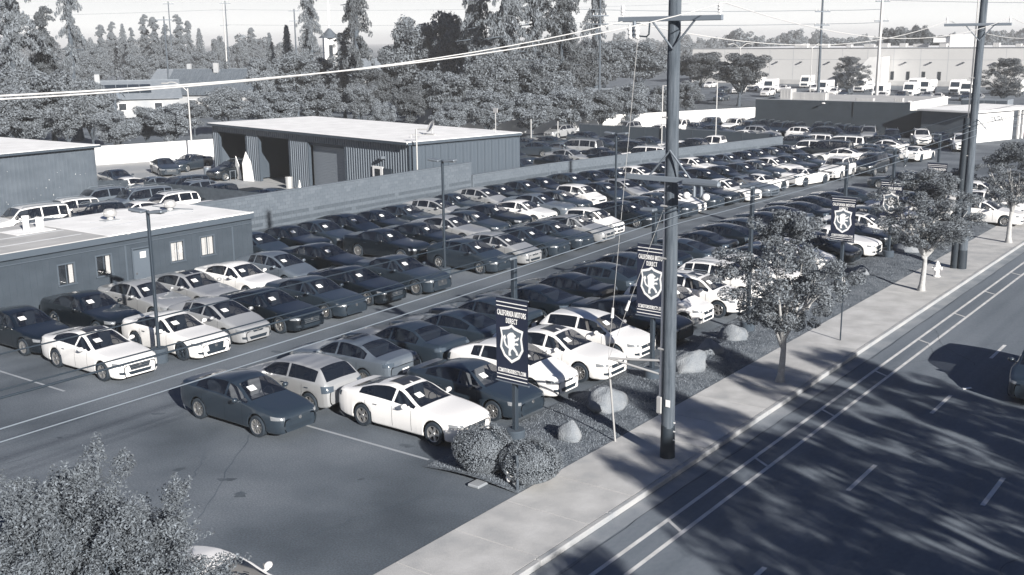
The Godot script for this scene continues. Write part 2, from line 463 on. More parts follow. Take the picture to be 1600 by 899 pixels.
func loft_car(c: Dictionary) -> Dictionary:
	var h2: float = c.L / 2
	var w2: float = c.W / 2
	var xa: float = h2 - c.fo
	var xb: float = xa - c.wb
	var R: float = c.R
	var ra := R + .055
	var tail: bool = c.dk > -h2 + .32
	var top := [Vector2(-h2, c.yd - .26), Vector2(-h2 + .02, c.yd - .18), Vector2(-h2 + .06, c.yd - .08)]
	if tail: top += [Vector2(-h2 + .16, c.yd - .015), Vector2(minf(c.dk, -h2 + .5) if c.has("bed") else c.dk, c.yd)]
	else: top += [Vector2(c.dk, c.yd)]
	if c.has("bed"): top += [Vector2(c.dk - .02, c.yd)]
	top += [Vector2(c.rr, c.H - .07), Vector2(lerpf(c.rr, c.rf, .55), c.H), Vector2(c.rf, c.H - .075), Vector2(c.cowl, c.yc), Vector2(h2 - .45, c.yh + .07), Vector2(h2 - .15, c.yh), Vector2(h2 - .06, c.yh - .05), Vector2(h2 - .018, c.yh - .11), Vector2(h2, c.yh - .17)]
	var belt := [Vector2(-h2, c.yd - .30), Vector2(-h2 + .05, c.yd - .19), Vector2(-h2 + .25, minf(c.b1, c.yd - .05)), Vector2(xb, c.b1), Vector2(c.cowl, c.b0), Vector2(h2 - .45, c.yh - .01), Vector2(h2 - .13, c.yh - .07), Vector2(h2 - .03, c.yh - .14), Vector2(h2, c.yh - .21)]
	var wide := [Vector2(-h2, w2 * .76), Vector2(-h2 + .04, w2 * .86), Vector2(-h2 + .15, w2 * .925), Vector2(-h2 + .5, w2 * .98), Vector2(xb, w2), Vector2(0, w2 * .98), Vector2(xa, w2 * .995), Vector2(h2 - .5, w2 * .955), Vector2(h2 - .24, w2 * .89), Vector2(h2 - .09, w2 * .80), Vector2(h2 - .025, w2 * .72), Vector2(h2, w2 * .64)]
	var low := [Vector2(-h2, .36), Vector2(-h2 + .05, .29), Vector2(-h2 + .35, c.y0 + .04), Vector2(xb, c.y0), Vector2(xa, c.y0), Vector2(h2 - .3, c.y0), Vector2(h2 - .05, c.y0 + .02), Vector2(h2, c.y0 + .05)]
	var xs := []
	for k in [top, belt, wide, low]:
		for q in k: xs.append(q.x)
	var x := -h2
	while x < h2:
		xs.append(x); x += .17
	for w in [xa, xb]:
		for k in 13: xs.append(w + ra * cos(PI * k / 12))
		xs.append(w + ra + .004); xs.append(w - ra - .004)
	var pb: float = lerpf(c.cowl, c.rr, .53) if not c.has("two_door") else c.rr + .1      # B pillar
	if c.has("bed"): pb = lerpf(c.rf, c.rr, .42)
	var wr_end: float = lerpf(c.rr, c.dk, .5) if tail else lerpf(c.rr, c.dk, .12) - (.0 if c.rr - c.dk > .3 else -.06)
	if c.has("bed"): wr_end = c.rr + .02
	var pc: float = lerpf(pb, wr_end, .66)
	var long: bool = not tail and c.L > 4.3
	for q in [pb - .045, pb + .045, pc - .035, pc + .035, wr_end, c.rf, c.rr, c.cowl, c.dk]: xs.append(q)
	xs.sort()
	var st := [xs[0]]
	for q in xs:
		if q - st[-1] > .0035: st.append(q)
	if h2 - st[-1] > .001: st.append(h2)
	var rows := []
	for q: float in st:
		var yt := pchip(top, q)
		var yb := pchip(low, q)
		var hw := pchip(wide, q)
		var ys := minf(pchip(belt, q), yt - .03)
		var wt := hw * .82
		var drop := .035
		if q <= c.cowl and q >= c.rf:
			var t: float = (c.cowl - q) / (c.cowl - c.rf)
			wt = lerpf(w2 * .80, c.wr, t); drop = lerpf(.035, .055, t)
		elif q < c.rf and q >= c.rr:
			wt = lerpf(c.wr, c.wr * .97, (c.rf - q) / (c.rf - c.rr)); drop = .055
		elif q < c.rr and q >= c.dk:
			var t2: float = (c.rr - q) / (c.rr - c.dk)
			wt = lerpf(c.wr * .97, w2 * (.78 if tail else .80), t2); drop = lerpf(.055, .035, t2)
		elif q > c.cowl: wt = lerpf(w2 * .80, hw * .84, clampf((q - c.cowl) / .3, 0, 1))
		wt = minf(wt, hw * .90)
		var y8 := maxf(yt - drop, ys + .012)
		var pts := [Vector2(hw * .90, yb), Vector2(hw * .975, yb + .07), Vector2(hw, lerpf(yb, ys, .46)), Vector2(hw * .992, lerpf(yb, ys, .74)), Vector2(hw * .968, ys - .03), Vector2(hw * .94, ys)]
		for w: float in [xa, xb]:
			var dx := q - w
			if absf(dx) <= ra + .001:
				var ya := R + sqrt(maxf(0.0, ra * ra - dx * dx))
				for k in 5: 
					if pts[k].y < ya + .012 * k:
						pts[k].y = ya + .012 * k
						pts[k].x = maxf(pts[k].x, hw * .975)
		var p5: Vector2 = pts[5]
		var p8 := Vector2(wt, y8)
		var side := p8 - p5
		var bulge := Vector2(side.y, -side.x).normalized() * minf(.02, side.length() * .05)
		var hgt := side.length()
		var e0 := minf(.028, hgt * .25) / maxf(hgt, .01)
		var e1 := 1.0 - minf(.05, hgt * .25) / maxf(hgt, .01)
		pts.append(p5.lerp(p8, e0))
		pts.append(p5.lerp(p8, e1) + bulge)
		pts.append(p8)
		pts.append(Vector2(wt - minf(.055, wt * .2), y8 + minf(.016, (yt - y8) * .5)))
		pts.append(Vector2(wt * .5, yt - (yt - y8) * .22))
		pts.append(Vector2(0, yt))
		rows.append(pts)
	var sh := {"paint": Shell.new(), "clad": Shell.new(), "windshield": Shell.new(), "rear_window": Shell.new(), "wl0": Shell.new(), "wl1": Shell.new(), "wl2": Shell.new(), "wr0": Shell.new(), "wr1": Shell.new(), "wr2": Shell.new()}
	for k in st.size() - 1:
		var xm: float = (st[k] + st[k + 1]) / 2
		for sgn in [1, -1]:
			for i in 11:
				var key := "paint"
				if i == 6 and xm < c.cowl - .12 and xm > wr_end and rows[k][8].y - rows[k][5].y > .04:
					var z := -1
					if xm > pb + .045: z = 0
					elif xm < pb - .045: z = 1
					if z == 1 and long and not c.has("bed"):
						if absf(xm - pc) < .035: z = -1
						elif xm < pc: z = 2
					if z >= 0: key = ("wr%d" if sgn > 0 else "wl%d") % z
				elif i >= 9 and xm < c.cowl - .01 and xm > c.rf + .02: key = "windshield"
				elif i >= 9 and xm < c.rr - .01 and xm > c.dk + (.03 if tail else .02): key = "rear_window"
				elif i == 0 and c.has("clad"): key = "clad"
				var s: Shell = sh[key]
				var ids := []
				for q in [[k, i], [k + 1, i], [k + 1, i + 1], [k, i + 1]]:
					var p: Vector2 = rows[q[0]][q[1]]
					var vi: int = q[0] * 64 + (q[1] if (sgn > 0 or q[1] == 11) else 32 + q[1])
					ids.append(s.vert(vi, Vector3(st[q[0]], p.y, p.x * sgn)))
				if sgn > 0:
					s.tri(ids[0], ids[2], ids[1]); s.tri(ids[0], ids[3], ids[2])
				else:
					s.tri(ids[0], ids[1], ids[2]); s.tri(ids[0], ids[2], ids[3])
	for e in [0, st.size() - 1]:
		var s: Shell = sh.paint
		for i in 11:
			var ids := []
			for q in [[i, 1], [i + 1, 1], [i + 1, -1], [i, -1]]:
				var p: Vector2 = rows[e][q[0]]
				ids.append(s.vert(e * 64 + (q[0] if (q[1] > 0 or q[0] == 11) else 32 + q[0]), Vector3(st[e], p.y, p.x * q[1])))
			if e == 0:
				s.tri(ids[0], ids[1], ids[2]); s.tri(ids[0], ids[2], ids[3])
			else:
				s.tri(ids[0], ids[2], ids[1]); s.tri(ids[0], ids[3], ids[2])
	sh["xa"] = xa; sh["xb"] = xb; sh["pb"] = pb; sh["pc"] = pc; sh["tail"] = tail; sh["wr_end"] = wr_end
	return sh

# A piece that follows the body: a grid of points between four corners (y, z), each carried along «dir» to the body and set «off» proud of it.
func patch(tm: TriangleMesh, corners: Array, dir: Vector3, x0: float, nu: int, nv: int, off: float) -> ArrayMesh:
	var s := Shell.new()
	var ok := true
	var grid := []
	for j in nv + 1:
		for i in nu + 1:
			var u := float(i) / nu
			var w := float(j) / nv
			var q: Vector3 = (corners[0] as Vector3).lerp(corners[1], u).lerp((corners[3] as Vector3).lerp(corners[2], u), w)
			var hit := tm.intersect_ray(q - dir * 2.0, dir)
			var p: Vector3 = q
			if hit.has("position"): p = hit.position
			else: ok = false
			s.vert(j * 256 + i, p - dir * off)
	for j in nv:
		for i in nu:
			var a := j * (nu + 1) + i
			var f := (s.v[a + nu + 2] - s.v[a]).cross(s.v[a + 1] - s.v[a])
			if f.dot(dir) < 0:
				s.tri(a, a + 1, a + nu + 2); s.tri(a, a + nu + 2, a + nu + 1)
			else:
				s.tri(a, a + nu + 2, a + 1); s.tri(a, a + nu + 1, a + nu + 2)
	return s.mesh()

func wheel_meshes(R: float, spokes: int) -> Array:
	var tyre := MB.new()
	var xf := Transform3D(Basis(Vector3.RIGHT, PI / 2), Vector3.ZERO)      # turned about Z, outside is +Z
	var rr := R * .69
	tyre.lathe([Vector2(rr, -.1), Vector2(R * .93, -.1), Vector2(R, -.075), Vector2(R, .075), Vector2(R * .93, .1), Vector2(rr, .098)], 22, xf)
	var rim := MB.new()
	rim.lathe([Vector2(rr + .004, .092), Vector2(rr - .004, .1), Vector2(rr * .9, .088), Vector2(rr * .88, .02)], 22, xf)
	for k in spokes:
		var a := TAU * k / spokes
		var b := Basis(Vector3(0, 0, 1), a)
		var w0 := .36 / spokes * 1.1
		var w1 := w0 * .72
		var z0 := .075
		var p := [b * Vector3(.03, -w0 * .5, z0), b * Vector3(rr * .93, -w1 * .5 * 1.3, z0 + .012), b * Vector3(rr * .93, w1 * .5 * 1.3, z0 + .012), b * Vector3(.03, w0 * .5, z0)]
		rim.face(p[0], p[1], p[2], p[3], Vector3(0, 0, -5))
		for e in [[0, 1], [2, 3]]:
			rim.face(p[e[0]], p[e[1]], p[e[1]] - Vector3(0, 0, .05), p[e[0]] - Vector3(0, 0, .05), (p[0] + p[2]) / 2 - Vector3(0, 0, .02))
	rim.lathe([Vector2(.0, .088), Vector2(.045, .086), Vector2(.055, .07)], 10, xf)
	var disc := MB.new()
	disc.lathe([Vector2(0, .015), Vector2(rr * .9, .015)], 18, xf)
	return [tyre.mesh(), rim.mesh(), disc.mesh()]

func make_car(kind: String) -> Node3D:
	var c: Dictionary = CARS[kind]
	var s := loft_car(c)
	var root := Node3D.new()
	root.name = "car"
	var h2: float = c.L / 2
	var w2: float = c.W / 2
	var body_mesh: ArrayMesh = s.paint.mesh()
	var all := SurfaceTool.new()
	all.append_from(body_mesh, 0, Transform3D())
	for k in ["clad", "windshield", "rear_window", "wl0", "wl1", "wl2", "wr0", "wr1", "wr2"]:
		var mm: ArrayMesh = s[k].mesh()
		s[k] = mm
		if mm.get_surface_count(): all.append_from(mm, 0, Transform3D())
	var tm := all.commit().generate_triangle_mesh()
	part("body", body_mesh, M.paint_dark, root)
	if c.has("clad"): part("sill_cladding", s.clad, M.black_plastic, root)
	part("windshield", s.windshield, M.car_glass, root)
	if s.rear_window.get_surface_count(): part("rear_window", s.rear_window, M.tint_glass if kind in ["hatch", "suv", "big_suv", "crossover", "minivan"] else M.car_glass, root)
	for k in ["wl0", "wr0", "wl1", "wr1", "wl2", "wr2"]:
		if s[k].get_surface_count(): part("side_window", s[k], M.tint_glass if k[2] != "0" and not kind in ["sedan", "compact", "coupe", "saloon", "liftback", "sport"] else M.car_glass, root)
	# under the body and inside it
	var u := MB.new()
	u.box(Vector3(0, c.y0 + .14, 0), Vector3(c.L - .5, .24, c.W - .62))
	u.box(Vector3((s.xa + s.xb) / 2, c.y0 + .08, 0), Vector3(c.wb - 2 * c.R - .16, .12, c.W - .22))
	part("underbody", u.mesh(), M.dark, root)
	var cab := MB.new()
	var floor_y: float = c.b0 - .42
	cab.cbox(Vector3(c.cowl - .16, c.b0 - .10, 0), Vector3(.42, .2, c.W - .34), .06)
	cab.box(Vector3((c.cowl + c.dk) / 2, floor_y, 0), Vector3(c.cowl - c.dk - .1, .04, c.W - .3))
	if s.tail: cab.box(Vector3(c.dk + .25, c.b1 - .06, 0), Vector3(.5, .04, c.W - .5))
	part("dashboard", cab.mesh(), M.dark, root)
	var seat_x: float = s.pb + .05
	for z in [-.36, .36]:
		var sm := MB.new()
		sm.cbox(Vector3(seat_x + .2, floor_y + .2, z), Vector3(.5, .16, .46), .05)
		sm.cbox(Vector3(seat_x - .1, floor_y + .5, z), Vector3(.14, .62, .44), .05, Basis(Vector3(0, 0, 1), .25))
		sm.cbox(Vector3(seat_x - .2, minf(floor_y + .86, c.H - .2), z), Vector3(.1, .16, .24), .04, Basis(Vector3(0, 0, 1), .2))
		part("seat", sm.mesh(), M.seat_pale if kind in ["compact", "minihatch"] else M.seat_dark, root)
	if not c.has("two_door") and not c.has("bed"):
		var bench := MB.new()
		bench.cbox(Vector3(seat_x - .75, floor_y + .18, 0), Vector3(.46, .16, c.W - .5), .05)
		bench.cbox(Vector3(seat_x - 1.03, floor_y + .45, 0), Vector3(.14, .56, c.W - .5), .05, Basis(Vector3(0, 0, 1), .25))
		part("rear_bench", bench.mesh(), M.seat_dark, root)
	var sw := MB.new()
	var ring := []
	for k in 13: ring.append(Vector3(c.cowl - .46, c.b0 + .0, -.36) + Basis(Vector3(0, 0, 1), .4) * Vector3(0, cos(TAU * k / 12) * .18, sin(TAU * k / 12) * .18))
	sw.tube(ring, .016, 5, false)
	part("steering_wheel", sw.mesh(), M.black_plastic, root)
	# wheels
	var wm := wheel_meshes(c.R, c.spokes)
	var rim_mat: Material = M.alloy_dark if kind in ["coupe"] or c.has("dark_rims") else M.alloy
	for x in [s.xa, s.xb]:
		for sg in [1, -1]:
			var wn := Node3D.new()
			wn.name = "wheel"
			root.add_child(wn, true)
			wn.position = Vector3(x, c.R, (w2 - .115) * sg)
			if sg < 0: wn.rotation.y = PI
			part("tyre", wm[0], M.rubber, wn)
			part("rim", wm[1], rim_mat, wn)
			part("brake_disc", wm[2], M.dark, wn)
	# front: grille, lower intake, headlights, plate
	var dir := Vector3(-1, 0, 0)
	var gy: float = c.yh - .16
	var gw: float = w2 * c.gw if c.has("gw") else w2 * (.46 if kind in ["sedan", "fastback", "compact", "coupe"] else .5)
	var gh: float = c.gh if c.has("gh") else .13 if kind in ["sedan", "compact", "hatch", "minihatch", "coupe"] else .2
	part("grille", patch(tm, [Vector3(h2, gy, -gw), Vector3(h2, gy, gw), Vector3(h2, gy - gh, gw * .82), Vector3(h2, gy - gh, -gw * .82)], dir, h2, 8, 3, .008), M.black_plastic, root)
	var bars: int = c.get("bars", 3)
	var ls: float = c.get("lamp", 1.0)
	for k in bars:
		var yy := gy - gh * (k + .5) / bars
		part("grille_bar", patch(tm, [Vector3(h2, yy + .009, -gw * .9), Vector3(h2, yy + .009, gw * .9), Vector3(h2, yy - .009, gw * .9), Vector3(h2, yy - .009, -gw * .9)], dir, h2, 6, 1, .016), M.chrome if c.has("chrome") or kind in ["fastback", "suv", "big_suv", "crossover"] else M.steel_dark, root)
	var bd := MB.new()
	var bp := tm.intersect_ray(Vector3(h2 + 2, gy - gh * .3, 0), dir)
	if bp.has("position"):
		bd.lathe([Vector2(0, .012), Vector2(.05, .01), Vector2(.058, 0)], 12, Transform3D(Basis(Vector3(0, 0, 1), -PI / 2), bp.position + Vector3(.016, 0, 0)))
		part("badge", bd.mesh(), M.chrome, root)
	var ly: float = c.y0 + .22
	part("lower_intake", patch(tm, [Vector3(h2, ly, -w2 * .5), Vector3(h2, ly, w2 * .5), Vector3(h2, ly - .12, w2 * .42), Vector3(h2, ly - .12, -w2 * .42)], dir, h2, 8, 2, .007), M.black_plastic, root)
	for sg in [1.0, -1.0]:
		var hd := Vector3(-.80, -.05, -.60 * sg).normalized()
		var bx := h2 - .28
		var hy: float = c.yh - .125
		part("headlight", patch(tm, [Vector3(bx, hy + .075, w2 * .98 * sg), Vector3(bx + .17, hy + .02, w2 * .54 * sg), Vector3(bx + .17, hy - .055 * ls, w2 * .56 * sg), Vector3(bx, hy - .045 * ls, w2 * .96 * sg)], hd, h2, 6, 3, .009), M.lamp_glass, root)
		part("fog_light", patch(tm, [Vector3(h2 - .1, ly + .02, w2 * .82 * sg), Vector3(h2, ly + .02, w2 * .62 * sg), Vector3(h2, ly - .09, w2 * .60 * sg), Vector3(h2 - .1, ly - .06, w2 * .80 * sg)], Vector3(-.9, 0, -.43 * sg).normalized(), h2, 3, 2, .007), M.black_plastic, root)
		var td := Vector3(.86, -.06, -.5 * sg).normalized()
		var ty: float = c.yd - .13
		var th := .13 if s.tail else .2
		var tx := -h2 + .15
		part("tail_light", patch(tm, [Vector3(tx + .06, ty + .03, w2 * .97 * sg), Vector3(tx - .12, ty, w2 * .56 * sg), Vector3(tx - .12, ty - th * .8, w2 * .58 * sg), Vector3(tx + .05, ty - th, w2 * .96 * sg)], td, h2, 5, 3, .009), M.tail_glass, root)
		# mirror, door lines, handles
		var mir := MB.new()
		var my: float = c.b0 + .10
		var mx: float = c.cowl - .38
		mir.ball(Vector3(mx, my, (w2 + .085) * sg), Vector3(.075, .075, .115), 10, 6)
		mir.box(Vector3(mx + .01, my - .05, (w2 - .03) * sg), Vector3(.06, .03, .16))
		part("mirror", mir.mesh(), M.paint_dark, root)
		var mg := MB.new()
		mg.face(Vector3(mx - .073, my + .04, (w2 + .01) * sg), Vector3(mx - .073, my + .04, (w2 + .16) * sg), Vector3(mx - .073, my - .045, (w2 + .16) * sg), Vector3(mx - .073, my - .045, (w2 + .01) * sg), Vector3(mx, my, w2 * sg))
		part("mirror_glass", mg.mesh(), M.chrome, root)
		var sd := Vector3(0, 0, -sg)
		var seams := [c.cowl - .22, s.pb, s.wr_end + (.32 if s.tail else .55)]
		for x in seams:
			part("door_seam", patch(tm, [Vector3(x - .006, c.b0 - .03, sg), Vector3(x + .006, c.b0 - .03, sg), Vector3(x + .006, c.y0 + .1, sg), Vector3(x - .006, c.y0 + .1, sg)], sd, h2, 1, 6, .003), M.dark, root)
		for x in [s.pb + .16, s.pb - (c.cowl - s.pb) * .68]:
			if x < s.wr_end + .3 and c.has("two_door"): continue
			var hit := tm.intersect_ray(Vector3(x, c.b0 - .1, sg * 2), sd)
			if hit.has("position"):
				var hb := MB.new()
				hb.cbox(hit.position + Vector3(0, 0, .012 * sg), Vector3(.17, .03, .035), .01)
				part("door_handle", hb.mesh(), M.chrome if kind in ["fastback", "sedan"] else M.steel_dark, root)
	var py: float = .62 if s.tail else .72
	var plate := patch(tm, [Vector3(-h2, py + .08, -.16), Vector3(-h2, py + .08, .16), Vector3(-h2, py - .08, .16), Vector3(-h2, py - .08, -.16)], Vector3(1, 0, 0), h2, 2, 1, .01)
	part("number_plate", plate, M.sign_white, root)
	part("rear_bumper", patch(tm, [Vector3(-h2, .42, -w2 * .7), Vector3(-h2, .42, w2 * .7), Vector3(-h2, .34, w2 * .7), Vector3(-h2, .34, -w2 * .7)], Vector3(1, 0, 0), h2, 8, 1, .008), M.black_plastic, root)
	if c.has("bed"):
		var bed := MB.new()
		bed.box(Vector3((c.dk - h2) / 2 - .05, c.yd + .004, 0), Vector3(h2 + c.dk - .35, .012, c.W - .55))
		part("bed_liner", bed.mesh(), M.dark, root)
	if kind in ["suv", "big_suv", "crossover", "hatch"]:
		for sg in [1, -1]:
			var rail := MB.new()
			if kind == "hatch": continue
			rail.tube([Vector3(c.rf - .1, c.H - .10, c.wr * .86 * sg), Vector3(c.rf - .25, c.H + .02, c.wr * .86 * sg), Vector3(c.rr + .4, c.H + .02, c.wr * .84 * sg), Vector3(c.rr + .2, c.H - .08, c.wr * .84 * sg)], .018, 5)
			part("roof_rail", rail.mesh(), M.steel_grey, root)
	return root

func sunroof(root: Node3D, kind: String) -> void:
	var c: Dictionary = CARS[kind]
	var b := MB.new()
	var x0: float = c.rf - .12
	var x1: float = c.rf - .72
	var keys := [Vector2(c.rr, c.H - .07), Vector2(lerpf(c.rr, c.rf, .55), c.H), Vector2(c.rf, c.H - .075)]
	for k in 4:
		var xa := lerpf(x0, x1, k / 4.0)
		var xb := lerpf(x0, x1, (k + 1) / 4.0)
		b.quad(Vector3(xa, pchip(keys, xa) + .004, -.40), Vector3(xb, pchip(keys, xb) + .004, -.40), Vector3(xb, pchip(keys, xb) + .004, .40), Vector3(xa, pchip(keys, xa) + .004, .40))
	part("sunroof", b.mesh(), M.tint_glass, root)

func price_sheet(root: Node3D, kind: String, small := false) -> void:
	var c: Dictionary = CARS[kind]
	var b := MB.new()
	var up := Vector3(c.rf - c.cowl, c.H - .075 - c.yc, 0).normalized()
	var nn := Vector3(-up.y, up.x, 0) * (1 if up.x < 0 else -1)
	nn = Vector3(up.y, -up.x, 0)
	var o := Vector3(c.cowl, c.yc, .34) + up * .42 + nn * .03
	var r := Vector3(0, 0, 1)
	var q := .5 if not small else .4
	b.face(o - r * .13 * q * 2 - up * .11 * q * 2, o + r * .13 * q * 2 - up * .11 * q * 2, o + r * .13 * q * 2 + up * .11 * q * 2, o - r * .13 * q * 2 + up * .11 * q * 2, o - nn)
	part("price_sheet", b.mesh(), M.paper, root)

const TONE := {"white": "white", "silver": "silver", "grey": "grey", "dark": "dark grey", "black": "black"}
const KIND_WORD := {"sedan": "sedan", "fastback": "fastback sedan", "compact": "sedan", "saloon": "sedan", "liftback": "sedan", "sport": "sedan", "hatch": "hatchback", "minihatch": "small hatchback", "crossover": "crossover", "suv": "suv", "big_suv": "large suv", "coupe": "coupe", "pickup": "pickup", "minivan": "minivan"}

func place_car(kind: String, tone: String, at: Vector3, az: float, label: String, group: String, extra := "") -> Node3D:
	if not proto.has(kind): proto[kind] = make_car(kind)
	var o: Node3D = proto[kind].duplicate()
	o.name = numbered("parked_" + {"suv": "suv", "big_suv": "suv", "pickup": "pickup", "minivan": "minivan"}.get(kind, "car"))
	add_child(o)
	o.position = at
	o.rotation.y = yaw(az)
	o.scale = Vector3(rng.randf_range(.975, 1.02), rng.randf_range(.985, 1.025), rng.randf_range(.985, 1.01))
	tag(o, label, {"pickup": "pickup truck", "minivan": "minivan", "suv": "suv", "big_suv": "suv"}.get(kind, "car"), group)
	var pm: Material = M["paint_" + tone]
	for k in o.get_children():
		var nm := String(k.name)
		if nm == "body" or (nm.begins_with("mirror") and not nm.contains("glass")): (k as MeshInstance3D).set_surface_override_material(0, pm)
	if extra.contains("roof"): sunroof(o, kind)
	if extra.contains("sheet"): price_sheet(o, kind)
	return o

# A row: «line» is where the car centres lie (al, pe); entries are [al, kind, tone, extra]. The phrase names the row.
func car_row(line: Array, entries: Array, facing: float, phrase: String, group: String) -> void:
	var k := 0
	for e in entries:
		k += 1
		var pe := pchip(line, e[0])
		var slope := rad_to_deg(atan((pchip(line, e[0] + 2.0) - pchip(line, e[0] - 2.0)) / 4.0))
		var kd: String = e[1]
		if kd == "sedan": kd = ["sedan", "saloon", "sedan", "sport", "liftback"][(k * 7 + int(e[0] * 3)) % 5]
		elif kd == "compact" and k % 2: kd = "liftback"
		var at := S(e[0] + rng.randf_range(-.06, .06), pe + rng.randf_range(-.22, .22))
		place_car(kd, e[2], at, facing + slope + rng.randf_range(-.8, .8), "%s %s, %s from the near end of %s" % [TONE[e[2]], KIND_WORD[e[1]], ordinal(k), phrase], group, e[3] if e.size() > 3 else "")

func car_crowd(list: Array, phrase: String, group: String, extra := "") -> void:     # entries [kind, tone, al, pe, az]; counted from the street
	var order := list.duplicate()
	order.sort_custom(func(a, b): return a[3] > b[3])
	for k in order.size():
		var e: Array = order[k]
		place_car(e[0], e[1], S(e[2], e[3]), e[4] + rng.randf_range(-2.5, 2.5), "%s %s, %s from the street among those %s" % [TONE[e[1]], KIND_WORD[e[0]], ordinal(k + 1), phrase], group, extra)


# ---------------------------------------------------------------- the ground and the street
const KERB := -13.05          # back of the kerb is the street side of the pavement
const WALK := -15.5
const ROAD_Y := -.13

func along(al0: float, al1: float, pe0: float, pe1: float, y: float) -> ArrayMesh:
	return sheet([Vector2(al0, pe0), Vector2(al1, pe0), Vector2(al1, pe1), Vector2(al0, pe1)], y)

func build_ground() -> void:
	var b := MB.new()
	b.quad(Vector3(-2500, -.2, -4200), Vector3(2500, -.2, -4200), Vector3(2500, -.2, 400), Vector3(-2500, -.2, 400))
	struct("ground", b.mesh(), M.ground)
	struct("car_park", along(-30, 152, -72, WALK, 0.0), M.lot)
	struct("yard_concrete", sheet([Vector2(34, -50), Vector2(70, -50), Vector2(112, -73), Vector2(60, -96), Vector2(30, -96)], .004), M.yard)
	var rb := MB.new()      # strips along the street; the texture follows it
	for q in [[-60.0, 60.0], [60.0, 180.0], [180.0, 420.0]]:
		rb.quad(S(q[0], KERB + .1, ROAD_Y), S(q[1], KERB + .1, ROAD_Y), S(q[1], 9.0, ROAD_Y), S(q[0], 9.0, ROAD_Y))
		var n0 := rb.uv.size() - 6
		var us := [Vector2(0, q[0] / 60), Vector2(0, q[1] / 60), Vector2(1, q[1] / 60), Vector2(0, q[0] / 60), Vector2(1, q[1] / 60), Vector2(1, q[0] / 60)]
		for i in 6: rb.uv[n0 + i] = us[i]
	struct("road", rb.mesh(), M.road)
	struct("far_pavement", along(-60, 420, 9.0, 13.0, 0.0), M.concrete_0)
	struct("far_car_park", sheet([Vector2(152, -135), Vector2(330, -150), Vector2(330, -16), Vector2(152, -16)], -.05), M.lot)
	struct("far_lawn", sheet([Vector2(135, -78), Vector2(190, -110), Vector2(190, -70), Vector2(140, -62)], -.03), M.grass)
	# planting strip in front of the cars: a gently mounded lawn
	var lawn := MB.new()
	var n := 90
	for i in n:
		for j in 6:
			var p := []
			for q in [[i, j], [i + 1, j], [i + 1, j + 1], [i, j + 1]]:
				var al: float = 21.1 + q[0] * (122.0 - 21.1) / n
				var t: float = q[1] / 6.0
				p.append(S(al, lerpf(-18.7, WALK, t), .012 + .17 * sin(PI * t) * (.7 + .3 * sin(al * .9))))
			lawn.quad(p[3], p[2], p[1], p[0])
	struct("planting_strip", lawn.mesh(), M.grass)
	var turf := MB.new()
	for k in 26000:
		var al := 21.2 + rng.randf() * rng.randf() * 60.0
		var t := rng.randf()
		var at := S(al, lerpf(-18.6, WALK - .04, t), .012 + .17 * sin(PI * t) * (.7 + .3 * sin(al * .9)))
		var a := rng.randf() * TAU
		var w := Vector3(cos(a), 0, sin(a)) * .008
		var lean := Vector3(rng.randf_range(-.04, .04), rng.randf_range(.02, .06), rng.randf_range(-.04, .04))
		turf.tri(at - w, at + lean, at + w)
	var tf := obj("turf", turf.mesh(), M.turf)
	tag(tf, "short uneven grass on the planting strip beside the pavement", "grass", "", "stuff")
	# pavement: slabs with open joints over a dark bed
	var walk := struct("pavement", along(-30, 330, WALK, KERB, -.03), M.gutter)
	var shared := {}
	var al := -4.0
	var k := 0
	while al < 152.0:
		var w := 2.05 if al < 70 else 4.6
		var m: ArrayMesh
		if not shared.has(w):
			shared[w] = box_mesh(Vector3(w - .022, .07, KERB - WALK - .01), Vector3.ZERO, .003)
		var at := S(al + w / 2, (WALK + KERB) / 2, -.02 + rng.randf_range(-.003, .003))
		var sl := part("slab", shared[w], M["concrete_%d" % (rng.randi() % 3)], walk)
		sl.position = at
		sl.rotation.y = yaw(STREET)
		al += w
	# kerb and gutter pan
	var kerb := struct("kerb", along(-30, 330, KERB - .02, KERB + .02, -.06), M.gutter)
	al = -6.0
	var stone := box_mesh(Vector3(3.04, .16, .17), Vector3.ZERO, .025)
	while al < 150.0:
		var ks := part("kerb_stone", stone, M.kerb, kerb)
		ks.position = S(al + 1.525, KERB + .085, -.055)
		ks.rotation.y = yaw(STREET)
		al += 3.05
	part("gutter_pan", along(-30, 330, KERB + .17, KERB + .62, ROAD_Y + .006), M.gutter, kerb)
	var crack := MB.new()      # the open joint beside the gutter pan, with its wander
	var prev := Vector3.ZERO
	for i in 160:
		var q := S(-4 + i * .6, KERB + .66 + .02 * sin(i * 1.7) + .025 * sin(i * .53) + rng.randf_range(-.015, .015), ROAD_Y + .008)
		if i > 0:
			var wd := S(0, rng.randf_range(.006, .018))
			crack.quad(prev, q, q + wd, prev + wd)
		prev = q
	part("joint_crack", crack.mesh(), M.dark, kerb)
	# markings
	var road: Node = get_node("road")
	for pe in [-11.78, -11.17]:
		part("lane_line", along(-20, 260, pe - .055, pe + .055, ROAD_Y + .004), M.marking, road)
	al = 2.1
	while al < 120.0:
		part("buffer_tick", sheet([Vector2(al, -11.72), Vector2(al + .11, -11.72), Vector2(al - .24, -11.23), Vector2(al - .35, -11.23)], ROAD_Y + .008), M.marking, road)
		al += 5.0
	for q in [[-8.85, 19.1], [-5.8, 12.8]]:
		al = q[1]
		while al < 130.0:
			part("lane_dash", along(al, al + 2.15, q[0] - .06, q[0] + .06, ROAD_Y + .004), M.marking, road)
			al += 7.32
	for pe in [-2.4, -2.2, 1.0, 1.2]:
		part("centre_line", along(-20, 260, pe - .05, pe + .05, ROAD_Y + .004), M.marking, road)
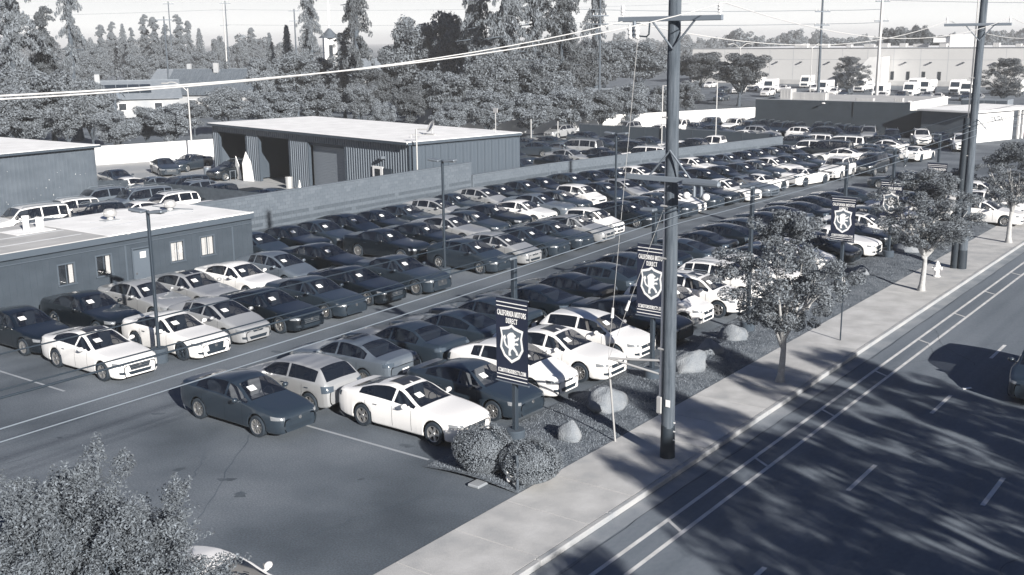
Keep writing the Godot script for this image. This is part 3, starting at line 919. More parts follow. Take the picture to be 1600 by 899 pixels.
	for z in 14:          # fine wandering cracks in the asphalt
		var c := MB.new()
		var p := Vector2(rng.randf_range(14, 62), rng.randf_range(-12.2, -3.0))
		var d := Vector2(1, rng.randf_range(-.2, .2)) if z % 3 else Vector2(rng.randf_range(-.3, .3), 1)
		for i in rng.randi_range(12, 34):
			d = (d + Vector2(rng.randf_range(-.3, .3), rng.randf_range(-.3, .3))).normalized()
			var q := p + d * .16
			var wd := Vector2(-d.y, d.x) * rng.randf_range(.005, .013)
			c.quad(S(p.x, p.y, ROAD_Y + .012), S(q.x, q.y, ROAD_Y + .012), S(q.x + wd.x, q.y + wd.y, ROAD_Y + .012), S(p.x + wd.x, p.y + wd.y, ROAD_Y + .012))
			p = q
		part("crack", c.mesh(), M.dark, road)
	# stall lines in the lot
	var lot: Node = get_node("car_park")
	for a in [16.4, 19.25]: part("stall_line", along(a, a + .1, -38.2, -32.9, .004), M.lot_line, lot)
	for a in [21.55]: part("stall_line", along(a, a + .1, -27.6, -18.9, .004), M.lot_line, lot)
	var seam := MB.new()      # tar seams and tyre scuffs on the asphalt
	for q in [[18.5, -24.5, 15.0, -21.5], [12.0, -20.2, 14.8, -19.0], [20.2, -30.2, 13.0, -29.4], [30.0, -29.2, 44.0, -28.6], [46.0, -30.4, 70.0, -29.9], [16.0, -18.2, 19.6, -17.4], [8, -27, 14, -25], [10, -17, 20.5, -24.8], [12.5, -28.6, 20, -27.8], [16.5, -30.8, 26, -30.0], [9, -22, 12, -30]]:
		var p0 := S(q[0], q[1], .003)
		var p1 := S(q[2], q[3], .003)
		var last := p0
		for i in range(1, 25):
			var z := p0.lerp(p1, i / 24.0) + Vector3(rng.randf_range(-.07, .07), 0, rng.randf_range(-.07, .07))
			var wd := (p1 - p0).cross(Vector3.UP).normalized() * rng.randf_range(.01, .028)
			seam.quad(last, z, z + wd, last + wd)
			last = z
	part("tar_seam", seam.mesh(), M.tar, lot)
	var spots := []      # oil stains under and before the stalls
	for z in 46: spots.append([rng.randf_range(8, 60), [-33.0, -29.5, -23.5, -19.0][z % 4] + rng.randf_range(-1.2, 1.2), rng.randf_range(.08, .26)])
	spots += [[14.6, -23.3, .16], [17.0, -21.3, .2], [13.2, -19.6, .12], [15.5, -26.5, .18]]
	for q in spots:
		var st := MB.new()
		var c := S(q[0], q[1], .0032)
		var ph := rng.randf() * TAU
		var pts := []
		for i in 15:
			var a := TAU * i / 15
			var r: float = q[2] * (1.0 + .35 * sin(a * 2 + ph) + .2 * sin(a * 5 + ph * 2))
			pts.append(c + Vector3(cos(a) * r, 0, sin(a) * r * .7))
		for i in 15: st.tri(c, pts[i], pts[(i + 1) % 15])
		part("oil_stain", st.mesh(), M.stain, lot)


# ---------------------------------------------------------------- walls and buildings
func wall_run(called: String, label: String, a: Vector2, b: Vector2, h: float, singles: int, courses: int) -> void:
	var p := S(a.x, a.y)
	var q := S(b.x, b.y)
	var len_ := p.distance_to(q)
	var o := thing(called, label, "wall", p, atan2(-(q - p).z, (q - p).x))
	part("mortar_core", box_mesh(Vector3(len_, h - .06, .15), Vector3(len_ / 2, (h - .06) / 2, 0)), M.block_2, o)
	var bl := .40
	var bh := .2
	var n := int(len_ / bl)
	var m := box_mesh(Vector3(bl - .012, bh - .012, .19), Vector3.ZERO)
	var half := box_mesh(Vector3(bl / 2 - .012, bh - .012, .19), Vector3.ZERO)
	var rest := MB.new()
	var rest_dark := MB.new()
	var made := 0
	var rows := int((h - .06) / bh)
	for r in rows:
		var y := h - .06 - bh * (r + .5)
		for k in n:
			var x := (k + (.5 if r % 2 == 0 else 1.0)) * bl
			if x > len_ - .1: continue
			var stain := (r == courses or r == courses + 2) and rng.randf() < .93
			if made < singles:
				var e := part("block", m, M.block_stain if stain else M["block_%d" % (rng.randi() % 3)], o)
				e.position = Vector3(x, y, rng.randf_range(-.004, .004))
				made += 1
			else:
				(rest_dark if stain else rest).box(Vector3(x, y, rng.randf_range(-.004, .004)), Vector3(bl - .012, bh - .012, .19))
	var e := part("far_blocks", rest.mesh(), M.block_0, o)
	e.set_meta("kind", "stuff")
	if rest_dark.v.size():
		e = part("stained_blocks", rest_dark.mesh(), M.block_stain, o)
		e.set_meta("kind", "stuff")
	part("coping", box_mesh(Vector3(len_, .07, .26), Vector3(len_ / 2, h - .03, 0), .01), M.block_1, o)

# A box whose front runs from a to b (al, pe), local x along the front, z away from it (into the building is -z... the front faces +z)
func frame_at(called: String, label: String, category: String, a: Vector2, b: Vector2) -> Array:
	var p := S(a.x, a.y)
	var q := S(b.x, b.y)
	return [thing(called, label, category, p, atan2(-(q - p).z, (q - p).x)), p.distance_to(q)]

func window_part(o: Node, x: float, y: float, w: float, h: float, z: float, blind: float) -> void:
	var f := MB.new()
	var t := .07
	f.cbox(Vector3(x, y + h / 2 + t / 2, z), Vector3(w + 2 * t, t, .09), .01)
	f.cbox(Vector3(x, y - h / 2 - t / 2, z + .02), Vector3(w + 2 * t + .06, t, .13), .01)
	for s in [-1, 1]: f.cbox(Vector3(x + s * (w + t) / 2, y, z), Vector3(t, h, .09), .01)
	f.box(Vector3(x, y, z - .01), Vector3(.03, h, .04))
	var wn := part("window", f.mesh(), M.office_trim, o)
	part("pane", box_mesh(Vector3(w, h, .012), Vector3(x, y, z - .02)), M.window_glass, wn)
	if blind > 0.0:
		var bl := MB.new()
		var n := int(w * blind / .11)
		for k in n: bl.box(Vector3(x + w / 2 - (k + .5) * .11, y, z - .075 + .012 * (k % 2)), Vector3(.1, h - .02, .006))
		part("blind", bl.mesh(), M.window_blind, wn)
	part("recess", box_mesh(Vector3(w + .02, h + .02, .01), Vector3(x, y, z - .12)), M.dark, wn)

func build_office() -> void:
	var f := frame_at("office_building", "long flat grey office building with white roof behind the first parked cars", "building", Vector2(17.5, -42.8), Vector2(36.0, -42.8))
	var o: Node3D = f[0]
	var L: float = f[1]
	var d := 6.2
	var h := 2.86
	# walls of grooved siding in sections, with openings left for the windows and the door
	var x0 := -2.5       # distances below were measured from al 20
	var off := 2.5
	var holes := [[5.77, 1.67, .86, .98], [7.6, 1.75, .84, 1.0], [11.49, 1.76, .84, 1.04], [13.23, 1.76, .9, 1.02]]
	var xs := [0.0]
	for q in holes: xs += [q[0] + off - q[2] / 2, q[0] + off + q[2] / 2]
	xs.append(L)
	xs.sort()
	for k in xs.size() - 1:
		var a: float = xs[k]; var b: float = xs[k + 1]
		if k % 2 == 0:
			part("wall", box_mesh(Vector3(b - a, h, .12), Vector3((a + b) / 2, h / 2, -.06)), M.office_wall, o)
		else:
			var q: Array = holes[k / 2]
			part("wall", box_mesh(Vector3(b - a, q[1] - q[3] / 2, .12), Vector3((a + b) / 2, (q[1] - q[3] / 2) / 2, -.06)), M.office_wall, o)
			part("wall", box_mesh(Vector3(b - a, h - q[1] - q[3] / 2, .12), Vector3((a + b) / 2, (h + q[1] + q[3] / 2) / 2, -.06)), M.office_wall, o)
			window_part(o, (a + b) / 2, q[1], q[2] - .14, q[3] - .14, -.03, [.42, .36, 1.0, 1.0][k / 2])
	var groove := MB.new()
	var gx := .2
	while gx < L:
		var clear := true
		for q in holes: if absf(gx - off - q[0]) < q[2] / 2 + .1: clear = false
		if absf(gx - off - 9.49) < .5: clear = false
		if clear: groove.box(Vector3(gx, h / 2, .002), Vector3(.018, h - .3, .008))
		gx += .3048
	var gr := part("siding_grooves", groove.mesh(), M.office_groove, o)
	gr.set_meta("kind", "stuff")
	for e in [[Vector3(.12, h, d - .13), Vector3(L - .06, h / 2, -d / 2 - .06)], [Vector3(.12, h, d - .13), Vector3(.06, h / 2, -d / 2 - .06)], [Vector3(L - .25, h, .12), Vector3(L / 2, h / 2, -d + .06)]]:
		part("wall", box_mesh(e[0], e[1]), M.office_wall, o)
	for x in [8.70 + off, 14.75 + off]: part("batten", box_mesh(Vector3(.09, h - .35, .03), Vector3(x, (h - .35) / 2, .016), .006), M.office_trim, o)
	part("trim_board", box_mesh(Vector3(L, .05, .05), Vector3(L / 2, 2.50, .026), .01), M.office_trim, o)
	part("fascia", box_mesh(Vector3(L + .12, .28, .10), Vector3(L / 2, 2.86, .1), .02), M.office_trim, o)
	part("fascia", box_mesh(Vector3(.10, .28, d), Vector3(L + .06, 2.86, -d / 2), .02), M.office_trim, o)
	var r := part("roof", box_mesh(Vector3(L - 10.4 + .1, .1, d + .16), Vector3((L + 10.4) / 2, 2.99, -d / 2 + .05), .03), M.white_roof, o)
	part("roof", box_mesh(Vector3(10.38, .1, d + .16), Vector3(5.2, 2.985, -d / 2 + .05), .03), M.grey_roof, o)
	var lip := MB.new()       # the uneven bead of roof coating along the edge
	var bead := []
	var rad := []
	for k in 90:
		bead.append(Vector3(10.4 + (L - 10.35) * k / 89.0, 3.03 + rng.randf_range(-.012, .012), .13 + rng.randf_range(-.02, .02)))
		rad.append(rng.randf_range(.02, .05))
	lip.tube(bead, rad, 6)
	part("roof_bead", lip.mesh(), M.white_roof, r)
	var seams := MB.new()
	for q in [[2.0, -1.6, 10.0, -1.4], [1.0, -3.4, 10.2, -3.1], [4.0, -4.9, 10.3, -4.8], [11, -2.2, 17, -2.6], [12, -3.8, 16, -3.6]]:
		seams.tube([Vector3(q[0], 3.04, q[1]), Vector3((q[0] + q[2]) / 2, 3.04, (q[1] + q[3]) / 2 + .1), Vector3(q[2], 3.04, q[3])], .018, 4)
	part("roof_seam", seams.mesh(), M.roof_seam, r)
	for q in [[13.1, -3.8], [16.6, -3.9]]:
		var vent := MB.new()
		vent.lathe([Vector2(.16, 0), Vector2(.15, .14), Vector2(.28, .2), Vector2(.34, .34), Vector2(.27, .48), Vector2(.12, .54), Vector2(0, .55)], 16, Transform3D(Basis(), Vector3(q[0], 3.04, q[1])))
		for k in 14:
			var a := TAU * k / 14
			vent.tube([Vector3(q[0] + cos(a) * .2, 3.2, q[1] + sin(a) * .2), Vector3(q[0] + cos(a + .2) * .345, 3.38, q[1] + sin(a + .2) * .345), Vector3(q[0] + cos(a + .4) * .2, 3.56, q[1] + sin(a + .4) * .2)], .012, 4, false)
		part("roof_vent", vent.mesh(), M.steel_pale, o)
		part("vent_flashing", box_mesh(Vector3(.8, .03, .6), Vector3(q[0] - .1, 3.055, q[1] + .1), .01), M.roof_seam, o)
	for q in [[9.1, -4.3, .14, .62], [9.9, -4.7, .09, .42], [10.05, -4.6, .08, .4]]:
		var pv := MB.new()
		pv.lathe([Vector2(q[2], 0), Vector2(q[2], q[3]), Vector2(q[2] * 1.25, q[3]), Vector2(q[2] * 1.2, q[3] + .08), Vector2(0, q[3] + .1)], 14, Transform3D(Basis(), Vector3(q[0], 3.03, q[1])))
		part("roof_pipe", pv.mesh(), M.white_paint, o)
	part("roof_patch", box_mesh(Vector3(1.9, .02, 1.5), Vector3(9.1, 3.045, -4.2), .008), M.white_roof, o)
	var cable := MB.new()
	cable.tube([Vector3(17.0, 3.05, -5.9), Vector3(16.9, 3.07, -4.6), Vector3(17.2, 3.06, -3.6), Vector3(17.4, 3.06, -3.1)], .03, 5)
	part("roof_cable", cable.mesh(), M.steel_grey, o)
	# door
	var dn := part("door", box_mesh(Vector3(.86, 2.03, .05), Vector3(9.49 + off, 1.15, .03), .01), M.office_door, o)
	part("notice", box_mesh(Vector3(.30, .28, .01), Vector3(9.56 + off, 1.93, .062)), M.sign_white, dn)
	part("handle", box_mesh(Vector3(.06, .1, .06), Vector3(9.16 + off, 1.12, .08), .02), M.chrome, dn)
	for s in [-.47, .47]: part("door_frame", box_mesh(Vector3(.07, 2.12, .09), Vector3(9.49 + s + off, 1.17, .04), .01), M.office_trim, o)
	part("door_frame", box_mesh(Vector3(1.01, .07, .09), Vector3(9.49 + off, 2.265, .04), .01), M.office_trim, o)
	part("step", box_mesh(Vector3(1.3, .13, .8), Vector3(9.49 + off, .065, .42), .015), M.concrete_1, o)

func ribs(x0: float, x1: float, y0: float, y1: float, z: float, pitch: float, deep: float) -> ArrayMesh:      # trapezoid-ribbed steel sheet facing +z
	var b := MB.new()
	var x := x0
	while x < x1 - .001:
		var w := minf(pitch, x1 - x)
		var k := [x, x + w * .52, x + w * .60, x + w * .92, x + w]
		var zz := [z, z, z + deep, z + deep, z]
		for i in 4: b.quad(Vector3(k[i], y0, zz[i]), Vector3(k[i], y1, zz[i]), Vector3(k[i + 1], y1, zz[i + 1]), Vector3(k[i + 1], y0, zz[i + 1]))
		x += w
	return b.mesh()

func build_garage() -> void:
	var f := frame_at("steel_garage", "big ribbed steel workshop with white flat roof and open bays", "building", Vector2(62.4, -78.6), Vector2(57.2, -51.0))
	var o: Node3D = f[0]
	var L: float = f[1]
	var d := 10.4
	var h := 4.3
	var open := [[.98, 5.75, 3.8], [7.67, 12.5, 3.8], [15.14, 20.24, 3.72]]
	var x := 0.0
	for q in open:
		part("ribbed_wall", ribs(x, q[0], 0, h, 0, .30, .05), M.garage_rib, o)
		part("ribbed_wall", ribs(q[0], q[1], q[2], h, 0, .30, .05), M.garage_rib, o)
		x = q[1]
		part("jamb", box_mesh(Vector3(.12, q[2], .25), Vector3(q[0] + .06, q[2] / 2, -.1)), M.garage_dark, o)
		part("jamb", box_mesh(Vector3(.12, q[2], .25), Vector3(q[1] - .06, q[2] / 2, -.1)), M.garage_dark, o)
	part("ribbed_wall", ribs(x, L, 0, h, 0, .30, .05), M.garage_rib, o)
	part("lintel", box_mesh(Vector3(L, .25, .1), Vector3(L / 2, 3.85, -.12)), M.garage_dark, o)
	# roller shutter of slats in the third bay
	var slat := box_mesh(Vector3(4.86, .11, .03), Vector3.ZERO, .008)
	var sh := Node3D.new()
	sh.name = "roller_shutter"
	o.add_child(sh)
	for k in 30:
		var s := part("slat", slat, M.shutter, sh)
		s.position = Vector3(17.69, .07 + k * .118, -.42 + (.008 if k % 2 else 0.0))
	var hood := part("shutter_box", box_mesh(Vector3(4.86, .32, .4), Vector3(17.69, 3.62, -.3), .03), M.garage_dark, o)
	# end wall towards the lot, in sheets with seams
	var sheet_w := d / 15.0
	var one := ribs(0, sheet_w - .015, 0, h - .2, 0, (sheet_w - .015) / 2, .025)
	for k in 15:
		var s := part("steel_sheet", one, M.garage_side, o)
		s.rotation.y = PI / 2
		s.position = Vector3(L - .02, 0, -sheet_w * k)
	part("backing_wall", box_mesh(Vector3(.1, h - .1, d - .2), Vector3(L - .1, h / 2, -d / 2)), M.garage_dark, o)
	part("back_wall", box_mesh(Vector3(L, h, .1), Vector3(L / 2, h / 2, -d)), M.garage_side, o)
	part("side_wall", box_mesh(Vector3(.1, h, d), Vector3(.05, h / 2, -d / 2)), M.garage_side, o)
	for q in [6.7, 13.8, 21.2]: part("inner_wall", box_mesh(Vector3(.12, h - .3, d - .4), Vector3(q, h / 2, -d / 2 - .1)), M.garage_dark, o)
	part("inner_floor", box_mesh(Vector3(L - .4, .02, d - .3), Vector3(L / 2, .015, -d / 2)), M.yard, o)
	var r := part("roof", box_mesh(Vector3(L + .3, .16, d + .5), Vector3(L / 2, 4.42, -d / 2 + .1), .03), M.white_roof, o)
	part("eave_flashing", box_mesh(Vector3(L + .34, .2, .06), Vector3(L / 2, 4.36, .39), .015), M.garage_dark, o)
	part("eave_flashing", box_mesh(Vector3(.06, .2, d + .4), Vector3(L + .18, 4.36, -d / 2 + .1), .015), M.garage_side, o)
	part("corner_trim", box_mesh(Vector3(.16, h, .16), Vector3(L - .02, h / 2, 0), .02), M.garage_dark, o)
	# dish, pipe and sign frame on the roof
	var dish := MB.new()
	dish.lathe([Vector2(0, -.12), Vector2(.3, -.07), Vector2(.5, .08), Vector2(.48, .09), Vector2(.28, -.05), Vector2(0, -.1)], 18, Transform3D(Basis(Vector3(1, 0, 0), 1.0) * Basis(Vector3(0, 0, 1), .3), Vector3(24.9, 5.1, -4.5)))
	dish.tube([Vector3(24.9, 4.5, -4.6), Vector3(24.9, 5.05, -4.6)], .03, 6)
	dish.cbox(Vector3(24.7, 4.54, -4.5), Vector3(1.3, .08, .3), .02)
	part("satellite_dish", dish.mesh(), M.steel_pale, o)
	var bits := MB.new()
	bits.tube([Vector3(27.0, 4.5, -9.0), Vector3(27.0, 6.1, -9.0)], .03, 6)
	bits.cbox(Vector3(27.0, 6.15, -9.0), Vector3(.5, .35, .06), .02)
	part("roof_mast", bits.mesh(), M.steel_pale, o)
	var pd := part("door", box_mesh(Vector3(1.25, 2.5, .07), Vector3(24.4, 1.28, .1), .015), M.white_paint, o)
	part("door_window", box_mesh(Vector3(.62, .8, .02), Vector3(24.4, 1.95, .145)), M.dark, pd)
	part("open_leaf", box_mesh(Vector3(1.0, 2.4, .05), Vector3(25.6, 1.26, .12), .015), M.garage_dark, o)
	var lamp := MB.new()
	lamp.cbox(Vector3(25.1, 3.2, .22), Vector3(.4, .22, .36), .05)
	part("wall_lamp", lamp.mesh(), M.steel_grey, o)
	# things that lean at the door posts
	var leaf := MB.new()
	leaf.prism(PackedVector2Array([Vector2(-.35, 0), Vector2(.35, 0), Vector2(.3, 1.3), Vector2(.05, 2.0), Vector2(-.28, 1.2)]), 0, .05, Transform3D(Basis(Vector3.RIGHT, -PI / 2 + .15), Vector3.ZERO))
	var lw := obj("wrapped_panel", leaf.mesh(), M.sign_white)
	lw.position = o.transform * Vector3(5.35, .03, .6); lw.rotation.y = o.rotation.y
	tag(lw, "white wrapped panel leaning by the first workshop bay", "panel", "workshop clutter")
	var lw2 := obj("wrapped_panel", leaf.mesh(), M.sign_white)
	lw2.position = o.transform * Vector3(7.1, .03, .75); lw2.rotation.y = o.rotation.y + .4
	lw2.scale = Vector3(1.5, 1.25, 1)
	tag(lw2, "tall white sheeted panel standing between the two open workshop bays", "panel", "workshop clutter")
	var bench := thing("work_bench", "small metal work table with jars outside the first workshop bay", "table", o.transform * Vector3(4.7, .0, 1.2), o.rotation.y)
	part("top", box_mesh(Vector3(1.3, .05, .6), Vector3(0, .8, 0), .01), M.steel_grey, bench)
	for q in [[-.6, -.25], [.6, -.25], [-.6, .25], [.6, .25]]: part("leg", box_mesh(Vector3(.05, .78, .05), Vector3(q[0], .39, q[1])), M.steel_grey, bench)
	var bin := MB.new()
	bin.lathe([Vector2(.26, 0), Vector2(.3, .8), Vector2(.32, .82), Vector2(.31, .9), Vector2(0, .93)], 14)
	for q in [[1.7, 1.6, "steel_pale", "pale round drum outside the first workshop bay"], [2.4, 2.0, "steel_grey", "grey round drum beside the pale one outside the first workshop bay"], [13.3, .7, "steel_pale", "pale drum against the workshop wall between open bay and shutter"]]:
		var e := obj("oil_drum", bin.mesh(), M[q[2]])
		e.position = o.transform * Vector3(q[0], .01, q[1])
		tag(e, q[3], "drum", "workshop clutter")
	var cone := MB.new()
	cone.box(Vector3(0, .02, 0), Vector3(.36, .04, .36))
	cone.lathe([Vector2(.14, .04), Vector2(.03, .7), Vector2(0, .72)], 10)
	var ce := obj("traffic_cone", cone.mesh(), M.white_paint)
	ce.position = o.transform * Vector3(14.5, .01, .5)
	tag(ce, "pale traffic cone standing beside the roller shutter", "cone")

func build_left_shed() -> void:
	var f := frame_at("left_shed", "grey ribbed shed with pale roof behind the parked suvs", "building", Vector2(28.0, -68.6), Vector2(44.5, -68.9))
	var o: Node3D = f[0]
	var L: float = f[1]
	part("ribbed_wall", ribs(0, L, 0, 4.3, 0, .32, .03), M.shed_wall, o)
	part("end_wall", box_mesh(Vector3(.1, 4.3, 14), Vector3(L - .05, 2.15, -7.0)), M.shed_wall, o)
	part("core_wall", box_mesh(Vector3(L - .1, 4.2, .1), Vector3(L / 2, 2.1, -.12)), M.garage_dark, o)
	var b := MB.new()
	b.cbox(Vector3(L / 2, 4.4, -7.0), Vector3(L + .6, .14, 14.6), .03)
	part("roof", b.mesh(), M.white_roof, o)
	part("eave", box_mesh(Vector3(L + .6, .16, .05), Vector3(L / 2, 4.36, .34), .01), M.garage_dark, o)
	var spl := MB.new()
	for k in 40:
		var p := Vector3(4.0 + rng.randf() * 12.0, .8 + rng.randf() * 2.6, .034)
		var s := rng.randf_range(.015, .04)
		spl.box(p, Vector3(s, s * rng.randf_range(.6, 2.5), .006))
	var e := part("paint_spots", spl.mesh(), M.sign_white, o)
	e.set_meta("kind", "stuff")

func build_dark_building() -> void:
	var f := frame_at("dark_brick_building", "low dark brick building with stepped flat roof at the end of the lot", "building", Vector2(127.6, -57.0), Vector2(127.6, -31.8))
	var o: Node3D = f[0]
	var L: float = f[1]
	var s := 18.6
	# front faces -al: local z+ is towards the viewer
	part("high_wall", box_mesh(Vector3(s, 3.9, .3), Vector3(s / 2, 1.95, -.15)), M.brick_dark, o)
	part("low_wall", box_mesh(Vector3(L - s, 3.05, .3), Vector3((L + s) / 2, 1.525, -.152)), M.brick_dark, o)
	part("end_wall", box_mesh(Vector3(.3, 3.9, 17.5), Vector3(.15, 1.95, -9.05)), M.brick_dark, o)
	part("street_wall", box_mesh(Vector3(.3, 3.05, 14), Vector3(L - .15, 1.525, -7.3)), M.white_wall, o)
	part("step_wall", box_mesh(Vector3(.3, 1.0, 15), Vector3(s - .15, 3.45, -7.81)), M.white_wall, o)
	part("high_roof", box_mesh(Vector3(s - .4, .12, 17.2), Vector3(s / 2 - .05, 3.72, -8.9)), M.grey_roof, o)
	part("low_roof", box_mesh(Vector3(L - s - .1, .12, 14), Vector3((L + s) / 2, 2.95, -7.35)), M.grey_roof, o)
	part("parapet_cap", box_mesh(Vector3(s, .06, .36), Vector3(s / 2, 3.93, -.15), .01), M.roof_seam, o)
	var courses := MB.new()
	for k in 18: courses.box(Vector3(s / 2, .2 + k * .2, .001), Vector3(s, .014, .01))
	for k in 14: courses.box(Vector3((L + s) / 2, .2 + k * .2, .001), Vector3(L - s, .014, .01))
	var e := part("mortar_lines", courses.mesh(), M.dark, o)
	e.set_meta("kind", "stuff")
	part("down_pipe", box_mesh(Vector3(.08, 1.7, .08), Vector3(12.2, 3.0, .05)), M.dark, o)
	var lamp := MB.new()
	lamp.tube([Vector3(8.8, 3.6, 0), Vector3(8.8, 3.7, .5)], .03, 6)
	lamp.cbox(Vector3(8.8, 3.66, .6), Vector3(.3, .14, .3), .04)
	part("wall_lamp", lamp.mesh(), M.white_paint, o)
	part("wall_lamp", box_mesh(Vector3(.4, .16, .3), Vector3(s + .0, 4.05, .05), .04), M.white_paint, o)
	for q in [[2.9, 1.6, 1.5, 1.3], [5.6, 1.0, 4.6, .9], [12.5, .5, 2.2, .4], [16.5, .5, 1.0, .5]]:
		var b := MB.new()
		b.cbox(Vector3(q[0], 3.8 + q[3] / 2, -3.0), Vector3(q[2], q[3], q[1]), .05)
		for k in 4: b.box(Vector3(q[0] - q[2] * .4 + k * q[2] * .26, 3.8 + q[3] / 2, -3.0 + q[1] / 2 + .01), Vector3(q[2] * .1, q[3] * .7, .02))
		part("roof_unit", b.mesh(), M.steel_pale, o)
	# white sign hall next to it
	var g := frame_at("sign_hall", "small white hall with the word central on its wall", "building", Vector2(124.0, -30.6), Vector2(131.5, -28.2))
	var w: Node3D = g[0]
	var wl: float = g[1]
	part("wall", box_mesh(Vector3(wl, 3.2, .2), Vector3(wl / 2, 1.6, -.1)), M.white_wall, w)
	part("side_wall", box_mesh(Vector3(.2, 3.2, 6.0), Vector3(.1, 1.6, -3.2)), M.shed_wall, w)
	part("roof", box_mesh(Vector3(wl + 5, .25, 7.0), Vector3(wl / 2 + 2, 3.34, -3.0), .04), M.white_roof, w)
	var t := TextMesh.new()
	t.text = "CENTRAL"
	t.font = font(false)
	t.font_size = 40
	t.pixel_size = .018
	t.depth = .02
	var tm := part("lettering", t, M.steel_dark, w)
	tm.position = Vector3(wl * .58, 2.35, .012)
	for q in [wl + .8, wl + 1.6]:
		part("post", box_mesh(Vector3(.25, 3.2, .25), Vector3(q, 1.6, .2), .02), M.white_paint, w)
	# steel store with doors beside the roofs
	var c := frame_at("storage_container", "dark steel storage container behind the low roof", "container", Vector2(163.0, -42.0), Vector2(163.0, -35.5))
	part("box", box_mesh(Vector3(6.2, 2.6, 3), Vector3(3.1, 1.3, -1.5), .05), M.shutter, c[0])
	for k in 4: part("door", box_mesh(Vector3(1.4, 2.3, .06), Vector3(.8 + k * 1.52, 1.3, .03), .02), M.garage_dark, c[0])

func font(bold := true) -> SystemFont:
	var f := SystemFont.new()
	f.font_names = PackedStringArray(["Droid Sans"])
	f.font_weight = 700 if bold else 400
	return f

func build_walls() -> void:
	wall_run("block_wall", "tall concrete block wall behind the rows of cars, stained in two courses", Vector2(34.5, -48.7), Vector2(61.0, -48.7), 2.85, 290, 6)
	# the lower run, bent with the lot; far enough that its blocks are joined
	var pts := [Vector2(61.05, -48.65), Vector2(70.0, -48.2), Vector2(81.0, -46.4), Vector2(101.4, -42.4)]
	for k in 3:
		wall_run("low_block_wall", ["low block wall stretch that carries on from the tall stained wall", "low block wall stretch in the middle, behind the long car rows", "last low block wall stretch, ending among white suvs"][k], pts[k], pts[k + 1], 1.95, 0, 3)
	# long white boundary wall
	var ends := [Vector2(28.0, -104.0), Vector2(61.0, -94.4), Vector2(108.2, -79.9), Vector2(152.0, -62.0)]
	for k in 3:
		var p := S(ends[k].x, ends[k].y)
		var q := S(ends[k + 1].x, ends[k + 1].y)
		var o := thing("boundary_wall", ["white boundary wall stretch beyond the grey shed and workshop yard", "white boundary wall stretch behind the workshop, under the round trees", "white boundary wall stretch running up to the dark brick building"][k], "wall", p, atan2(-(q - p).z, (q - p).x))
		var len_ := p.distance_to(q)
		part("wall", box_mesh(Vector3(len_ - .02, 1.72, .2), Vector3(len_ / 2, .86, 0)), M.white_wall, o)
		part("coping", box_mesh(Vector3(len_ - .02, .06, .28), Vector3(len_ / 2, 1.75, 0), .01), M.white_wall, o)
		var x := 3.0
		while x < len_:
			part("pier", box_mesh(Vector3(.4, 1.76, .27), Vector3(x, .88, 0), .01), M.white_wall, o)
			x += 6.0
	# board fence between the suv yard and the workshop
	var fp := [[Vector2(44.3, -70.5), Vector2(46.2, -67.6)], [Vector2(46.4, -66.3), Vector2(46.8, -54.0)], [Vector2(46.8, -54.0), Vector2(46.9, -48.9)]]
	for k in 3:
		var p := S(fp[k][0].x, fp[k][0].y)
		var q := S(fp[k][1].x, fp[k][1].y)
		var len_ := p.distance_to(q)
		var o := thing("board_fence", ["short dark board fence piece beside the grey shed", "long dark board fence behind the white suvs", "dark board fence piece meeting the tall block wall"][k], "fence", p, atan2(-(q - p).z, (q - p).x))
		part("rail", box_mesh(Vector3(len_, .09, .05), Vector3(len_ / 2, 1.5, -.04)), M.fence_wood, o)
		part("rail", box_mesh(Vector3(len_, .09, .05), Vector3(len_ / 2, .4, -.04)), M.fence_wood, o)
		var m := box_mesh(Vector3(.135, 1.9, .02))
		var n := int(len_ / .145)
		for i in n:
			var e := part("board", m, M.fence_wood, o)
			e.position = Vector3((i + .5) * .145, .95 + rng.randf_range(-.015, .015), rng.randf_range(-.004, .004))
	# dark screened fence inside the upper yard
	var p := S(106.5, -69.0)
	var q := S(104.5, -45.0)
	var o := thing("screen_fence", "dark screened yard fence between the two crowds of stored cars", "fence", p, atan2(-(q - p).z, (q - p).x))
	var len_ := p.distance_to(q)
	var x := 0.0
	while x < len_ - .1:
		part("screen", box_mesh(Vector3(minf(3.0, len_ - x) - .06, 1.75, .02), Vector3(x + minf(3.0, len_ - x) / 2, .95, 0)), M.screen_cloth, o)
		var t := MB.new()
		t.tube([Vector3(x, 0, 0), Vector3(x, 1.95, 0)], .04, 6)
		part("post", t.mesh(), M.steel_dark, o)
		x += 3.0
	var tr := MB.new()
	tr.tube([Vector3(0, 1.88, 0), Vector3(len_, 1.88, 0)], .03, 6)
	part("top_rail", tr.mesh(), M.steel_grey, o)
	# gate posts near the white wall
	for g in [[Vector2(104.0, -74.0), "thin steel gate post standing before the white boundary wall"], [Vector2(103.0, -69.6), "thick pale gate post at the end of the screened fence"]]:
		var gp := MB.new()
		gp.tube([Vector3.ZERO, Vector3(0, 2.3, 0)], .06, 8)
		gp.ball(Vector3(0, 2.32, 0), Vector3(.07, .05, .07), 8, 4)
		var e := obj("gate_post", gp.mesh(), M.steel_pale)
		e.position = S(g[0].x, g[0].y)
		tag(e, g[1], "post", "gate posts of the upper yard")

